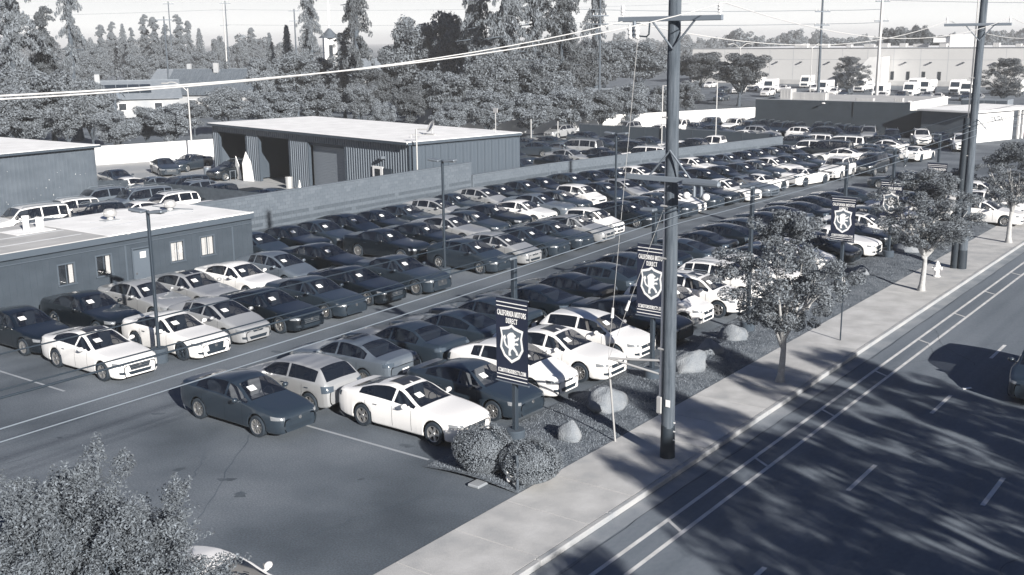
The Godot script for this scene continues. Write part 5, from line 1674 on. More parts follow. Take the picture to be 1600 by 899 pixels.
func street_things() -> void:
	# lamps in the lot
	lot_lamp(S(23.3, -33.2), 5.55, "dark lamp post among the white cars before the office", yaw(ACROSS) + .2)
	lot_lamp(S(40.2, -33.8), 5.75, "dark double-headed lamp post in the gap of the front row", yaw(ACROSS) + .1)
	lot_lamp(S(57.0, -34.3), 5.8, "dark lamp post beside a small white hatchback in the front row", yaw(ACROSS))
	# banner poles by the pavement
	banner_pole(S(23.95, -17.65), "banner pole at the clipped hedge, its dark banner in full view", 5.4, 1.86, 4.30)
	banner_pole(S(31.4, -17.4), "banner pole half hidden behind the thick utility pole", 5.8, 2.25, 4.7)
	banner_pole(S(39.0, -17.4), "bare lamp pole without banner beside the nearest street tree", 5.7, 0, 0)
	banner_pole(S(48.6, -17.2), "banner pole whose banner shows above the nearest street tree", 5.7, 2.2, 4.25)
	banner_pole(S(56.6, -17.6), "pole behind the second street tree, only its banner foot showing", 5.7, 1.9, 4.1)
	banner_pole(S(66.0, -18.0), "farthest banner pole, beyond the second street tree", 5.7, 2.0, 4.1)
	# post with a sign seen edge-on
	var sg := thing("sign_post", "slim dark sign post standing on the pavement beside the kerb", "sign post", S(39.9, -14.0), yaw(STREET) + .18)
	part("post", box_mesh(Vector3(.05, 2.5, .05), Vector3(0, 1.25, 0), .008), M.steel_dark, sg)
	part("plate", box_mesh(Vector3(.30, .46, .012), Vector3(0, 2.25, .034), .004), M.steel_pale, sg)
	part("plate", box_mesh(Vector3(.30, .46, .012), Vector3(0, 2.25, -.034), .004), M.sign_white, sg)
	# hydrant
	var hy := thing("fire_hydrant", "white fire hydrant on the pavement near the second utility pole", "fire hydrant", S(53.6, -14.3), yaw(ACROSS))
	var hb := MB.new()
	hb.lathe([Vector2(.17, 0), Vector2(.17, .05), Vector2(.12, .07), Vector2(.105, .10), Vector2(.105, .50), Vector2(.14, .52), Vector2(.14, .56), Vector2(.115, .58), Vector2(.10, .66), Vector2(.05, .72), Vector2(0, .73)], 16)
	part("barrel", hb.mesh(), M.white_paint, hy)
	for q in [[0.0, .08], [PI, .08], [PI / 2, .10]]:
		var c := MB.new()
		c.tube([Vector3(cos(q[0]) * .09, .42, sin(q[0]) * .09), Vector3(cos(q[0]) * .19, .42, sin(q[0]) * .19)], q[1] * .75, 10)
		c.tube([Vector3(cos(q[0]) * .18, .42, sin(q[0]) * .18), Vector3(cos(q[0]) * .22, .42, sin(q[0]) * .22)], q[1], 10)
		part("hose_cap", c.mesh(), M.white_paint, hy)
	part("cap_nut", box_mesh(Vector3(.05, .06, .05), Vector3(0, .75, 0), .01), M.white_paint, hy)
	# broken post beside the hedge
	var ps := MB.new()
	ps.tube([Vector3(0, 0, 0), Vector3(.01, .5, 0), Vector3(0, .98, .01)], [.045, .04, .038], 9)
	var pe := obj("marker_post", ps.mesh(), M.bark)
	pe.position = S(21.25, -15.62)
	tag(pe, "weathered pale post stub at the pavement end of the clipped hedge", "post")
	var pl := thing("plastic_sheet", "crumpled pale plastic caught at the hedge foot", "litter", S(21.4, -15.9))
	var pm := MB.new()
	for k in 9: pm.ball(Vector3(rng.randf_range(-.1, .1), .08 + rng.randf() * .4, rng.randf_range(-.1, .1)), Vector3(.06, .1, .06) * rng.randf_range(.6, 1.3), 6, 4)
	part("film", pm.mesh(), M.sign_white, pl)
	for q in [[36.9, -8.6, "scrap of pale paper lying on the road before the minivan"], [17.6, -10.1, "pale scrap lying on the road near the bottom edge"]]:
		var lm := MB.new()
		lm.cbox(Vector3(0, .02, 0), Vector3(.3, .02, .12), .008, Basis(Vector3(0, 0, 1), .12))
		var e := obj("paper_scrap", lm.mesh(), M.paper)
		e.position = S(q[0], q[1], ROAD_Y)
		tag(e, q[2], "litter")
	for k in 1:
		var cs := obj("broken_slab", box_mesh(Vector3(.7, .08, .35), Vector3.ZERO, .02), M.gutter)
		cs.position = S(21.1 - .35 * k, -16.7 + .6 * k, .03)
		cs.rotation = Vector3(.03, 1.0 + k, -.05)
		tag(cs, "broken slab of concrete lying at the hedge foot beside the lot", "slab")
	# poles farther off
	utility("tall_pole", "tall wooden pole with three crossarms beyond the dark brick building", 47.5, 172.0, 17.2, .25, [16.9, 15.0, 13.0], .4)
	utility("tall_pole", "white steel pole standing beside the round street tree at the warehouse", 58.5, 178.0, 20.0, .32, [19.4, 16.6, 13.6], .4)
	utility("tall_pole", "slim pole behind the round trees, left of the thick utility pole", 13.3, 166.0, 17.5, .2, [14.6, 13.4], .5)
	utility("tall_pole", "far tall pole rising over the tiled roofs", -97.0, 385.0, 24.0, .3, [22, 17], .2)
	utility("tall_pole", "far pole with two crossarms beside the conifers over the houses", -55.0, 290.0, 19.5, .25, [19.0, 16.5], .2)
	utility("tall_pole", "leaning pole at the edge of the tall trees by the grey shed", -68.0, 165.0, 15.0, .22, [], .2)
	for q in [[-62.5, 205.0, 16.0, "slim pole just behind the solar roofed house"], [-90.0, 300.0, 22.0, "thin far pole among pointed conifers over the houses"], [-75.0, 300.0, 22.0, "thin far pole on the skyline over the tiled roof"]]:
		utility("tall_pole", q[3], q[0], q[1], q[2], .2, [q[2] - .6], .2)
	var far := thing("far_cables", "thin cables strung across the far poles under the sky", "cable")
	for q in [[-97, 385, 22.0, -300, 420], [-97, 385, 17.0, 60, 380], [-97, 385, 22.0, 60, 380], [47.5, 172, 16.9, 58.5, 178], [47.5, 172, 15.0, 58.5, 178], [47.5, 172, 13.0, 58.5, 178], [47.5, 172, 16.9, 10, 160], [47.5, 172, 15.0, 10, 160], [47.5, 172, 13, 10, 160], [58.5, 178, 19.4, 130, 205], [58.5, 178, 16.6, 130, 205]]:
		var a := W(q[0], q[1], q[2] + .2)
		var b := W(q[3], q[4], q[2] + .4)
		var path := []
		for i in 13:
			var t := i / 12.0
			path.append(a.lerp(b, t) - Vector3(0, 6.0 * t * (1 - t) * a.distance_to(b) / 250.0, 0))
		var w := MB.new()
		w.tube(path, .035, 4, false)
		part("cable", w.mesh(), M.steel_grey, far)
	curve_lamp("single-armed pale lamp standing by the white wall between round bushes", W(-31.3, 108.5), 7.0, 1, PI)
	curve_lamp("double-armed curved lamp behind the big tree at the dark brick building", W(42.0, 205.0), 9.6, 2, .2)
	curve_lamp("double-armed curved lamp before the warehouse wall, beside the tall wooden pole", W(57.0, 212.0), 9.4, 2, .2)
	for q in [[60.1 - .4, -66.0 + 12.9, 4.7, "thin pale post before the workshop, beside the roller shutter"], [57.0, -50.2, 5.4, "pale post at the near corner of the workshop"], [101.5, -49.5, 7.0, "thin white mast rising from the end of the low wall"], [96.0, -52.6, 6.8, "thin white mast in the upper yard left of the thick pole"]]:
		var m := MB.new()
		m.tube([Vector3.ZERO, Vector3(.02, q[2], 0)], .06, 7)
		m.cbox(Vector3(.5, q[2], 0), Vector3(.7, .09, .2), .03)
		m.tube([Vector3(0, q[2], 0), Vector3(.3, q[2], 0)], .03, 5)
		var e := obj("yard_mast", m.mesh(), M.steel_pale)
		e.position = S(q[0], q[1])
		e.rotation.y = yaw(STREET + 60)
		tag(e, q[3], "lamp post", "thin masts in the yards")
	var rs := thing("round_sign", "round white traffic sign beside the tree at the warehouse", "sign", W(57.8, 196.0), .3)
	var rb := MB.new()
	rb.lathe([Vector2(0, -.03), Vector2(.62, -.03), Vector2(.62, .03), Vector2(0, .03)], 20, Transform3D(Basis(Vector3.RIGHT, PI / 2), Vector3(0, 3.0, 0)))
	part("disc", rb.mesh(), M.sign_white, rs)
	part("post", box_mesh(Vector3(.08, 3, .08), Vector3(0, 1.5, -.08)), M.steel_grey, rs)


# ---------------------------------------------------------------- rocks, plants
func rock(at: Vector3, s: Vector3, label: String, seed_: int) -> void:
	var f := FastNoiseLite.new()
	f.seed = seed_
	f.frequency = .55
	f.fractal_octaves = 3
	var sh := Shell.new()
	var rows := 12
	var seg := 18
	for i in rows + 1:
		for j in seg:
			var t := PI * i / rows
			var d := Vector3(sin(t) * cos(TAU * j / seg), cos(t), sin(t) * sin(TAU * j / seg))
			var r := .88 + .34 * f.get_noise_3dv(d * 1.5) + .07 * f.get_noise_3dv(d * 7.0)
			var p := d * r
			for pl in [Vector3(.5, .8, .2), Vector3(-.6, .5, .6), Vector3(.2, .6, -.8), Vector3(.9, .1, .4)]:
				var n: Vector3 = pl.normalized()
				var e := p.dot(n) - .62
				if e > 0: p -= n * e * .6
			sh.vert(i * 64 + j, Vector3(p.x * s.x, p.y * s.y, p.z * s.z))
	for i in rows:
		for j in seg:
			var a := i * seg + j
			var b := i * seg + (j + 1) % seg
			sh.tri(a, b, b + seg); sh.tri(a, b + seg, a + seg)
	var o := obj("boulder", sh.mesh(), M.rock)
	o.position = at + Vector3(0, s.y * .42, 0)
	o.rotation.y = seed_ * 1.3
	tag(o, label, "boulder", "boulders on the planting strip")

# A crown of small leaf faces spread through blobs. Kinds give the blobs and the leaf size; the unit crown is about 2 across and 2 high, its base at y 0.
func crown(kind: String, seed_: int, count: int, leaf: float) -> ArrayMesh:
	var r := RandomNumberGenerator.new()
	r.seed = seed_
	var blobs := []      # centre, radius, squash
	var fn3 := FastNoiseLite.new()
	fn3.seed = seed_
	fn3.frequency = .9
	match kind:
		"round", "dome":
			for k in 90:
				var d := Vector3(r.randfn(), r.randfn() * .9 + .15, r.randfn()).normalized()
				var q := pow(r.randf(), .36) * (.84 + .5 * fn3.get_noise_3dv(d * 1.7))
				blobs.append([Vector3(0, .95, 0) + d * Vector3(.80, .84, .80) * q, r.randf_range(.10, .23), .85])
		"street":
			for k in 170:
				var t := r.randf()
				var d := Vector3(r.randfn(), 0, r.randfn()).normalized()
				var q := sqrt(r.randf()) * lerpf(.42, .92, sin(clampf(t * 1.1, 0, 1) * PI)) * (.85 + .6 * fn3.get_noise_2d(d.x * 2 + t, d.z * 2))
				blobs.append([Vector3(d.x * q, .16 + t * 1.68 * (1.0 - .12 * q), d.z * q), r.randf_range(.055, .13), .85])
		"close":
			for k in 560:
				var d := Vector3(r.randfn(), r.randfn() * .9 + .2, r.randfn()).normalized()
				var q := pow(r.randf(), .42) * (.88 + .40 * fn3.get_noise_3dv(d * 2.6))
				var c0 := Vector3(0, .95, 0) + d * Vector3(.85, .9, .85) * q
				var run := (d + Vector3(r.randfn(), r.randfn() + .4, r.randfn()) * .45).normalized() * r.randf_range(.10, .26)
				for m in 5: blobs.append([c0 + run * (m / 4.0), lerpf(.075, .022, m / 4.0), 1.0])
		"bush":
			for k in 40:
				var a := r.randf() * TAU
				var d := sqrt(r.randf()) * .75
				blobs.append([Vector3(cos(a) * d, .2 + r.randf() * 1.3 * (1.0 - d * .6), sin(a) * d), r.randf_range(.14, .28), .95])
		"conifer":
			for k in 150:
				var t := k / 150.0
				var a := k * 2.4 + r.randf() * .5
				var w := ((1.0 - t) * .85 + .07) * r.randf_range(.65, 1.1)
				for m in 4:
					var u := (m + 1) / 4.0
					blobs.append([Vector3(cos(a) * w * u, .14 + t * 1.82 - w * u * u * .28, sin(a) * w * u), lerpf(.075, .035, u), .6])
		"deodar":
			for k in 84:
				var t := pow(r.randf(), .85)
				var a := r.randf() * TAU
				var w := ((1.0 - t * .80) * .95 + .05) * r.randf_range(.35, 1.15)
				for m in 6:
					var u := (m + .6) / 6.0
					if r.randf() < .12: continue
					blobs.append([Vector3(cos(a) * w * u, .06 + t * 1.88 + .16 * w * u - w * u * u * .30, sin(a) * w * u), lerpf(.12, .05, u) * r.randf_range(.7, 1.25), .5])
	var weights := []
	var total := 0.0
	for b in blobs:
		total += b[1] * b[1]
		weights.append(total)
	var v := PackedVector3Array(); var n := PackedVector3Array(); var c := PackedColorArray(); var ix := PackedInt32Array()
	v.resize(count * 4); n.resize(count * 4); c.resize(count * 4); ix.resize(count * 6)
	for k in count:
		var pick := r.randf() * total
		var lo := 0
		while weights[lo] < pick: lo += 1
		var b: Array = blobs[lo]
		var d := Vector3(r.randfn(), r.randfn(), r.randfn()).normalized()
		var rad: float = b[1] * (1.0 - .55 * r.randf() * r.randf())
		var p: Vector3 = b[0] + Vector3(d.x * rad, d.y * rad * b[2], d.z * rad)
		if r.randf() < .08: p += d * rad * .35 * r.randf()
		var nn := (d * .75 + Vector3(r.randfn(), r.randfn() + .35, r.randfn()) * .62).normalized()
		var u := nn.cross(Vector3(r.randfn(), r.randfn(), r.randfn())).normalized()
		var w := nn.cross(u)
		var s := leaf * r.randf_range(.6, 1.35)
		var tone := r.randf_range(.55, 1.25) * (1.0 if r.randf() > .07 else 1.4)
		var col := Color(tone * .5, tone * .5, tone * .5)
		var o := k * 4
		v[o] = p - u * s; v[o + 1] = p + w * s * .46; v[o + 2] = p + u * s; v[o + 3] = p - w * s * .46
		var fn := (v[o + 2] - v[o]).cross(v[o + 1] - v[o]).normalized()
		for q in 4:
			n[o + q] = fn; c[o + q] = col
		var e := k * 6
		ix[e] = o; ix[e + 1] = o + 1; ix[e + 2] = o + 2; ix[e + 3] = o; ix[e + 4] = o + 2; ix[e + 5] = o + 3
	var a := []
	a.resize(Mesh.ARRAY_MAX)
	a[Mesh.ARRAY_VERTEX] = v; a[Mesh.ARRAY_NORMAL] = n; a[Mesh.ARRAY_COLOR] = c; a[Mesh.ARRAY_INDEX] = ix
	var m := ArrayMesh.new()
	m.add_surface_from_arrays(Mesh.PRIMITIVE_TRIANGLES, a)
	return m

func crown_of(kind: String, variant: int) -> ArrayMesh:
	var key := "%s%d" % [kind, variant]
	if not crowns.has(key):
		var q: Array = {"round": [26000, .032], "dome": [9000, .06], "street": [31000, .019], "bush": [9000, .045], "conifer": [14000, .030], "deodar": [34000, .022]}[kind]
		crowns[key] = crown(kind, 100 + variant * 17 + hash(kind) % 1000, q[0], q[1])
	return crowns[key]

func tree(called: String, label: String, group: String, at: Vector3, h: float, w: float, kind: String, variant: int, tone: String, trunk_h: float, bark := "bark", trunk_r := .0) -> Node3D:
	var o := thing(called, label, "tree" if kind != "bush" else "shrub", at, rng.randf() * TAU, group)
	var r0 := trunk_r if trunk_r > 0.0 else h * .018
	var tb := MB.new()
	var top := trunk_h + (h - trunk_h) * (.9 if kind in ["conifer", "deodar"] else .35)
	var path := []
	var rad := []
	for i in 9:
		var t := i / 8.0
		path.append(Vector3(sin(t * 4 + variant) * r0 * .5, -.1 + top * t, cos(t * 3 + variant) * r0 * .5))
		rad.append(lerpf(r0 * (1.5 if i == 0 else 1.0), r0 * .25, t))
	tb.tube(path, rad, 9)
	if not kind in ["conifer", "deodar", "bush"]:
		for k in 9:
			var a := TAU * k / 9 + variant + rng.randf()
			var y0 := trunk_h * rng.randf_range(.75, 1.0)
			var base := Vector3(0, y0, 0)
			var reach := w * rng.randf_range(.14, .30)
			var tipp := Vector3(cos(a) * reach, y0 + (h - trunk_h) * rng.randf_range(.35, .62), sin(a) * reach)
			tb.tube([base, base.lerp(tipp, .45) + Vector3(0, .08 * h * rng.randf(), 0), tipp], [r0 * .55, r0 * .35, r0 * .12], 6, false)
			var t2 := tipp + Vector3(rng.randf_range(-.1, .1) * w, .08 * h, rng.randf_range(-.1, .1) * w)
			tb.tube([base.lerp(tipp, .6), t2], [r0 * .25, r0 * .07], 5, false)
	elif kind != "bush":
		for k in 22:
			var t := rng.randf_range(.2, .95)
			var a := rng.randf() * TAU
			var reach := w * .5 * (1.05 - t) * rng.randf_range(.6, 1.0)
			tb.tube([Vector3(0, trunk_h * .5 + (h - trunk_h * .5) * t, 0), Vector3(cos(a) * reach, trunk_h * .5 + (h - trunk_h * .5) * t - reach * .1, sin(a) * reach)], [r0 * .3, r0 * .08], 4, false)
	part("trunk", tb.mesh(), M[bark], o)
	var c := part("crown", crown_of(kind, variant), M[tone], o)
	var ch := h - trunk_h
	c.scale = Vector3(w / 2, ch / 2, w / 2)
	c.position.y = trunk_h
	c.set_meta("kind", "stuff")
	return o

func px_dir(px: float, py: float) -> Vector3:       # only used to lay out the distant trees by bearing
	return Vector3(px, py, 0)

func clipped(at: Vector3, s: Vector3, label: String, seed_: int) -> void:
	var r := RandomNumberGenerator.new()
	r.seed = seed_
	var o := thing("clipped_hedge", label, "hedge", at, yaw(ACROSS), "clipped hedges beside the pavement")
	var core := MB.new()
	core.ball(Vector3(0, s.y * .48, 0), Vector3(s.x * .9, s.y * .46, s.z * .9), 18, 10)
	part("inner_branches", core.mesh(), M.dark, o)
	var count := 20000
	var b := MB.new()
	var v := PackedVector3Array(); var n := PackedVector3Array(); var c := PackedColorArray()
	for k in count:
		var d := Vector3(r.randfn(), r.randfn(), r.randfn()).normalized()
		d = Vector3(signf(d.x) * pow(absf(d.x), .75), signf(d.y) * pow(absf(d.y), .75), signf(d.z) * pow(absf(d.z), .75)).normalized()
		if d.y < -.75: continue
		var bump := 1.0 + .04 * sin(d.x * 7 + seed_) + .04 * sin(d.z * 9 + d.y * 5)
		var p := Vector3(d.x * s.x, s.y * .5 + d.y * s.y * .5, d.z * s.z) * bump * r.randf_range(.93, 1.02)
		p.y = maxf(p.y, .02)
		var nn := (d + Vector3(r.randfn(), r.randfn(), r.randfn()) * .55).normalized()
		var u := nn.cross(Vector3(r.randfn(), r.randfn(), r.randfn())).normalized() * r.randf_range(.013, .026)
		var w := nn.cross(u) * .6
		var tone := r.randf_range(.3, .75)
		for q in [p - u, p + w, p + u, p - u, p + u, p - w]:
			v.append(q); n.append(nn); c.append(Color(tone, tone, tone))
	var a := []
	a.resize(Mesh.ARRAY_MAX)
	a[Mesh.ARRAY_VERTEX] = v; a[Mesh.ARRAY_NORMAL] = n; a[Mesh.ARRAY_COLOR] = c
	var m := ArrayMesh.new()
	m.add_surface_from_arrays(Mesh.PRIMITIVE_TRIANGLES, a)
	var e := part("foliage", m, M.leaf_mid, o)
	e.set_meta("kind", "stuff")


const TREES := [      # kind, tone, x, distance ahead, height, width, variant, trunk height
	["deodar", "mid", -52.8, 120, 17.8, 9.1, 0, 2.0],
	["deodar", "dark", -51.6, 125, 15.5, 6.9, 1, 2.0],
	["deodar", "mid", -52.4, 135, 16.8, 4.7, 0, 3.0],
	["round", "mid", -49.4, 115, 10.3, 10.0, 0, 1.0],
	["round", "mid", -47.1, 118, 9.4, 7.5, 1, 1.0],
	["round", "pale", -46.0, 122, 8.4, 6.7, 2, 1.0],
	["round", "mid", -49.1, 110, 8.2, 7.7, 2, 1.0],
	["round", "pale", -39.8, 112, 5.4, 5.5, 0, 0.8],
	["round", "pale", -35.6, 116, 5.9, 6.4, 1, 0.8],
	["round", "mid", -39.1, 119, 5.2, 4.2, 2, 0.8],
	["round", "pale", -35.7, 140, 6.5, 8.1, 2, 1.0],
	["round", "mid", -39.3, 138, 4.9, 5.6, 1, 1.0],
	["round", "pale", -27.5, 131, 6.5, 8.8, 0, 1.0],
	["round", "mid", -23.2, 137, 7.1, 8.0, 1, 1.0],
	["round", "pale", -36.7, 165, 10.0, 5.8, 2, 2.0],
	["conifer", "mid", -37.5, 190, 14.2, 5.0, 0, 2.0],
	["conifer", "mid", -41.5, 195, 13.0, 4.5, 1, 2.0],
	["deodar", "mid", -35.3, 200, 18.2, 6.4, 1, 2.0],
	["round", "mid", -32.0, 168, 11.2, 11.7, 1, 2.0],
	["round", "mid", -28.6, 175, 10.3, 8.1, 0, 2.0],
	["deodar", "dark", -21.8, 160, 19.1, 7.4, 0, 2.0],
	["deodar", "mid", -24.4, 165, 12.6, 6.7, 1, 2.0],
	["round", "dark", -18.5, 150, 8.7, 8.7, 2, 1.5],
	["round", "pale", -15.0, 131, 4.9, 4.6, 1, 0.6],
	["round", "mid", -19.6, 145, 6.8, 5.9, 0, 1.0],
	["round", "mid", -13.5, 165, 16.7, 12.5, 1, 2.5],
	["round", "mid", -8.3, 162, 16.9, 10.4, 2, 2.5],
	["round", "mid", -17.0, 170, 12.1, 8.9, 0, 2.0],
	["round", "mid", -8.5, 140, 8.7, 9.8, 0, 1.5],
	["round", "dark", -12.4, 138, 7.0, 6.4, 1, 1.0],
	["deodar", "mid", -4.2, 150, 19.3, 8.7, 0, 2.5],
	["deodar", "mid", -0.4, 146, 20.2, 9.3, 1, 2.5],
	["deodar", "mid", 3.6, 150, 20.0, 9.6, 0, 2.5],
	["deodar", "dark", 7.1, 150, 17.6, 8.3, 1, 2.5],
	["round", "mid", -2.5, 143, 11.5, 10.0, 2, 2.0],
	["round", "mid", 4.4, 145, 10.2, 10.1, 0, 2.0],
	["deodar", "mid", 14.0, 185, 19.0, 6.5, 0, 3.0],
	["round", "dark", 10.5, 170, 11.4, 9.9, 1, 2.0],
	["round", "pale", -6.7, 127, 5.1, 5.9, 0, 0.7],
	["round", "pale", -2.6, 129, 6.3, 7.9, 2, 0.7],
	["round", "pale", 2.5, 131, 6.0, 8.4, 1, 0.7],
	["round", "pale", 7.1, 133, 6.8, 7.7, 0, 0.7],
	["round", "mid", 11.3, 138, 5.8, 7.6, 2, 0.7],
	["round", "pale", 15.6, 143, 6.7, 7.1, 1, 0.7],
	["round", "mid", 19.9, 149, 5.9, 6.1, 0, 0.7],
	["round", "mid", 23.1, 200, 11.5, 15.1, 2, 3.0],
	["round", "mid", 16.0, 190, 12.6, 12.2, 0, 3.0],
	["round", "mid", 25.4, 160, 6.1, 6.5, 1, 1.0],
	["round", "dark", 34.0, 200, 9.5, 11.6, 2, 3.0],
]
const FAR_TREES := [
	["conifer", -108.6, 300, 16.3, 4.9],
	["conifer", -109.2, 310, 17.3, 4.7],
	["conifer", -102.7, 300, 16.6, 4.5],
	["conifer", -97.0, 290, 15.4, 4.0],
	["deodar", -103.5, 320, 19.4, 5.6],
	["conifer", -99.1, 315, 18.5, 5.5],
	["conifer", -79.9, 262, 15.7, 4.6],
	["deodar", -93.6, 320, 19.3, 6.0],
	["conifer", -93.9, 330, 17.7, 4.6],
	["conifer", -90.7, 330, 15.6, 5.0],
	["round", -88.1, 340, 15.2, 6.7],
	["round", -78.9, 330, 13.5, 7.7],
	["conifer", -80.0, 350, 15.8, 4.5],
	["round", -84.2, 380, 12.5, 8.8],
	["round", -113.8, 300, 15.2, 7.0],
	["round", -92.2, 250, 12.2, 8.7],
	["round", -84.4, 220, 11.2, 9.0],
	["round", -76.1, 255, 11.2, 8.9],
	["round", -70.2, 260, 10.8, 9.1],
	["round", -55.2, 215, 9.1, 6.2],
	["round", -76.5, 230, 10.4, 8.0],
	["bushy", 112.7, 330, 16.0, 9.6],
	["bushy", 121.6, 335, 16.4, 11.7],
	["bushy", 130.7, 345, 13.3, 8.0],
]
const SUV_YARD := [
	["big_suv", "white", 39.8, -71.8, 127],
	["big_suv", "white", 35.3, -62.5, 222],
	["suv", "white", 38.9, -64.1, 222],
	["suv", "black", 38.6, -60.9, 222],
	["suv", "grey", 43.3, -67.3, 222],
	["big_suv", "grey", 44.0, -63.8, 222],
	["suv", "white", 44.3, -61.0, 222],
	["sedan", "black", 36.0, -58.6, 222],
	["sedan", "white", 39.1, -58.7, 222],
	["sedan", "dark", 42.0, -58.5, 222],
	["sedan", "white", 44.5, -57.2, 222],
	["suv", "dark", 32.9, -57.8, 222],
	["sedan", "white", 41.8, -60.9, 222],
]
const WORKSHOP_YARD := [
	["sedan", "dark", 52.3, -78.1, 140],
	["fastback", "dark", 60.0, -82.4, 150],
	["sedan", "dark", 63.2, -83.1, 200],
	["crossover", "black", 61.0, -74.5, 222],
	["sedan", "white", 49.2, -72.8, 222],
	["sedan", "grey", 50.5, -71.4, 222],
	["suv", "dark", 50.8, -68.1, 222],
	["crossover", "grey", 50.1, -65.9, 222],
	["pickup", "black", 48.8, -60.6, 222],
	["sedan", "dark", 50.9, -58.5, 222],
]
const UPPER_YARD := [
	["sedan", "dark", 92.9, -67.4, 300],
	["sedan", "dark", 89.4, -63.2, 300],
	["sedan", "dark", 95.4, -66.0, 300],
	["sedan", "grey", 89.8, -59.9, 127],
	["sedan", "silver", 84.8, -56.0, 127],
	["big_suv", "silver", 90.3, -58.8, 300],
	["sedan", "black", 80.1, -53.9, 127],
	["sedan", "dark", 81.6, -60.1, 127],
	["sedan", "dark", 75.7, -55.1, 127],
	["sedan", "black", 87.4, -54.0, 127],
	["sedan", "dark", 96.5, -59.7, 127],
	["crossover", "silver", 107.4, -72.3, 222],
	["fastback", "dark", 101.5, -60.7, 127],
	["suv", "black", 92.5, -53.4, 127],
	["sedan", "dark", 100.2, -56.2, 127],
	["big_suv", "white", 87.3, -49.7, 300],
	["sedan", "black", 85.3, -51.7, 127],
	["sedan", "white", 97.4, -51.1, 127],
	["pickup", "black", 96.4, -49.3, 127],
	["pickup", "white", 100.1, -48.6, 300],
	["sedan", "dark", 102.4, -65.2, 127],
]
const FAR_LOT := [
	["suv", "silver", 114.2, -67.4, 222],
	["crossover", "white", 113.0, -62.3, 222],
	["pickup", "white", 119.6, -62.8, 222],
	["suv", "dark", 124.6, -61.7, 215],
	["suv", "white", 125.0, -58.6, 215],
	["sedan", "dark", 117.3, -57.1, 127],
	["sedan", "dark", 119.8, -60.8, 127],
	["suv", "dark", 121.9, -55.4, 215],
	["crossover", "silver", 116.9, -51.4, 127],
	["sedan", "white", 112.4, -51.0, 127],
	["sedan", "dark", 110.6, -47.4, 127],
	["suv", "black", 123.8, -54.0, 215],
	["suv", "dark", 121.8, -51.4, 215],
	["suv", "black", 121.6, -49.6, 215],
	["crossover", "white", 118.4, -46.8, 127],
	["suv", "dark", 123.1, -46.9, 215],
	["suv", "black", 117.6, -43.4, 127],
	["suv", "dark", 121.5, -44.0, 215],
	["suv", "black", 119.6, -41.7, 215],
	["suv", "dark", 106.4, -43.4, 300],
	["suv", "white", 108.1, -42.0, 300],
	["suv", "white", 101.7, -40.1, 300],
	["big_suv", "white", 106.2, -38.4, 300],
	["big_suv", "black", 100.3, -37.6, 300],
	["suv", "silver", 120.4, -40.4, 200],
	["suv", "black", 118.2, -37.2, 200],
	["sedan", "black", 113.4, -36.3, 127],
	["crossover", "dark", 101.7, -34.8, 300],
	["sedan", "white", 108.3, -34.9, 300],
	["sedan", "dark", 100.3, -33.3, 127],
	["sedan", "white", 98.3, -35.6, 300],
	["suv", "black", 92.1, -30.6, 216],
	["suv", "white", 87.8, -31.9, 216],
	["suv", "white", 119.6, -34.6, 195],
	["sedan", "black", 119.9, -32.7, 195],
	["suv", "white", 116.0, -29.6, 195],
	["coupe", "white", 104.7, -30.5, 42],
	["sedan", "black", 103.6, -33.3, 42],
	["coupe", "white", 82.8, -32.6, 50],
	["coupe", "white", 77.2, -33.7, 50],
	["sedan", "dark", 84.1, -25.5, 307],
]
const STREET_END := [
	["sedan", "white", 79.8, -18.8, 127],
	["sedan", "white", 75.8, -17.4, 127],
	["sedan", "white", 71.1, -16.5, 127],
	["sedan", "dark", 82.4, -18.1, 127],
	["sedan", "white", 80.2, -16.3, 127],
]


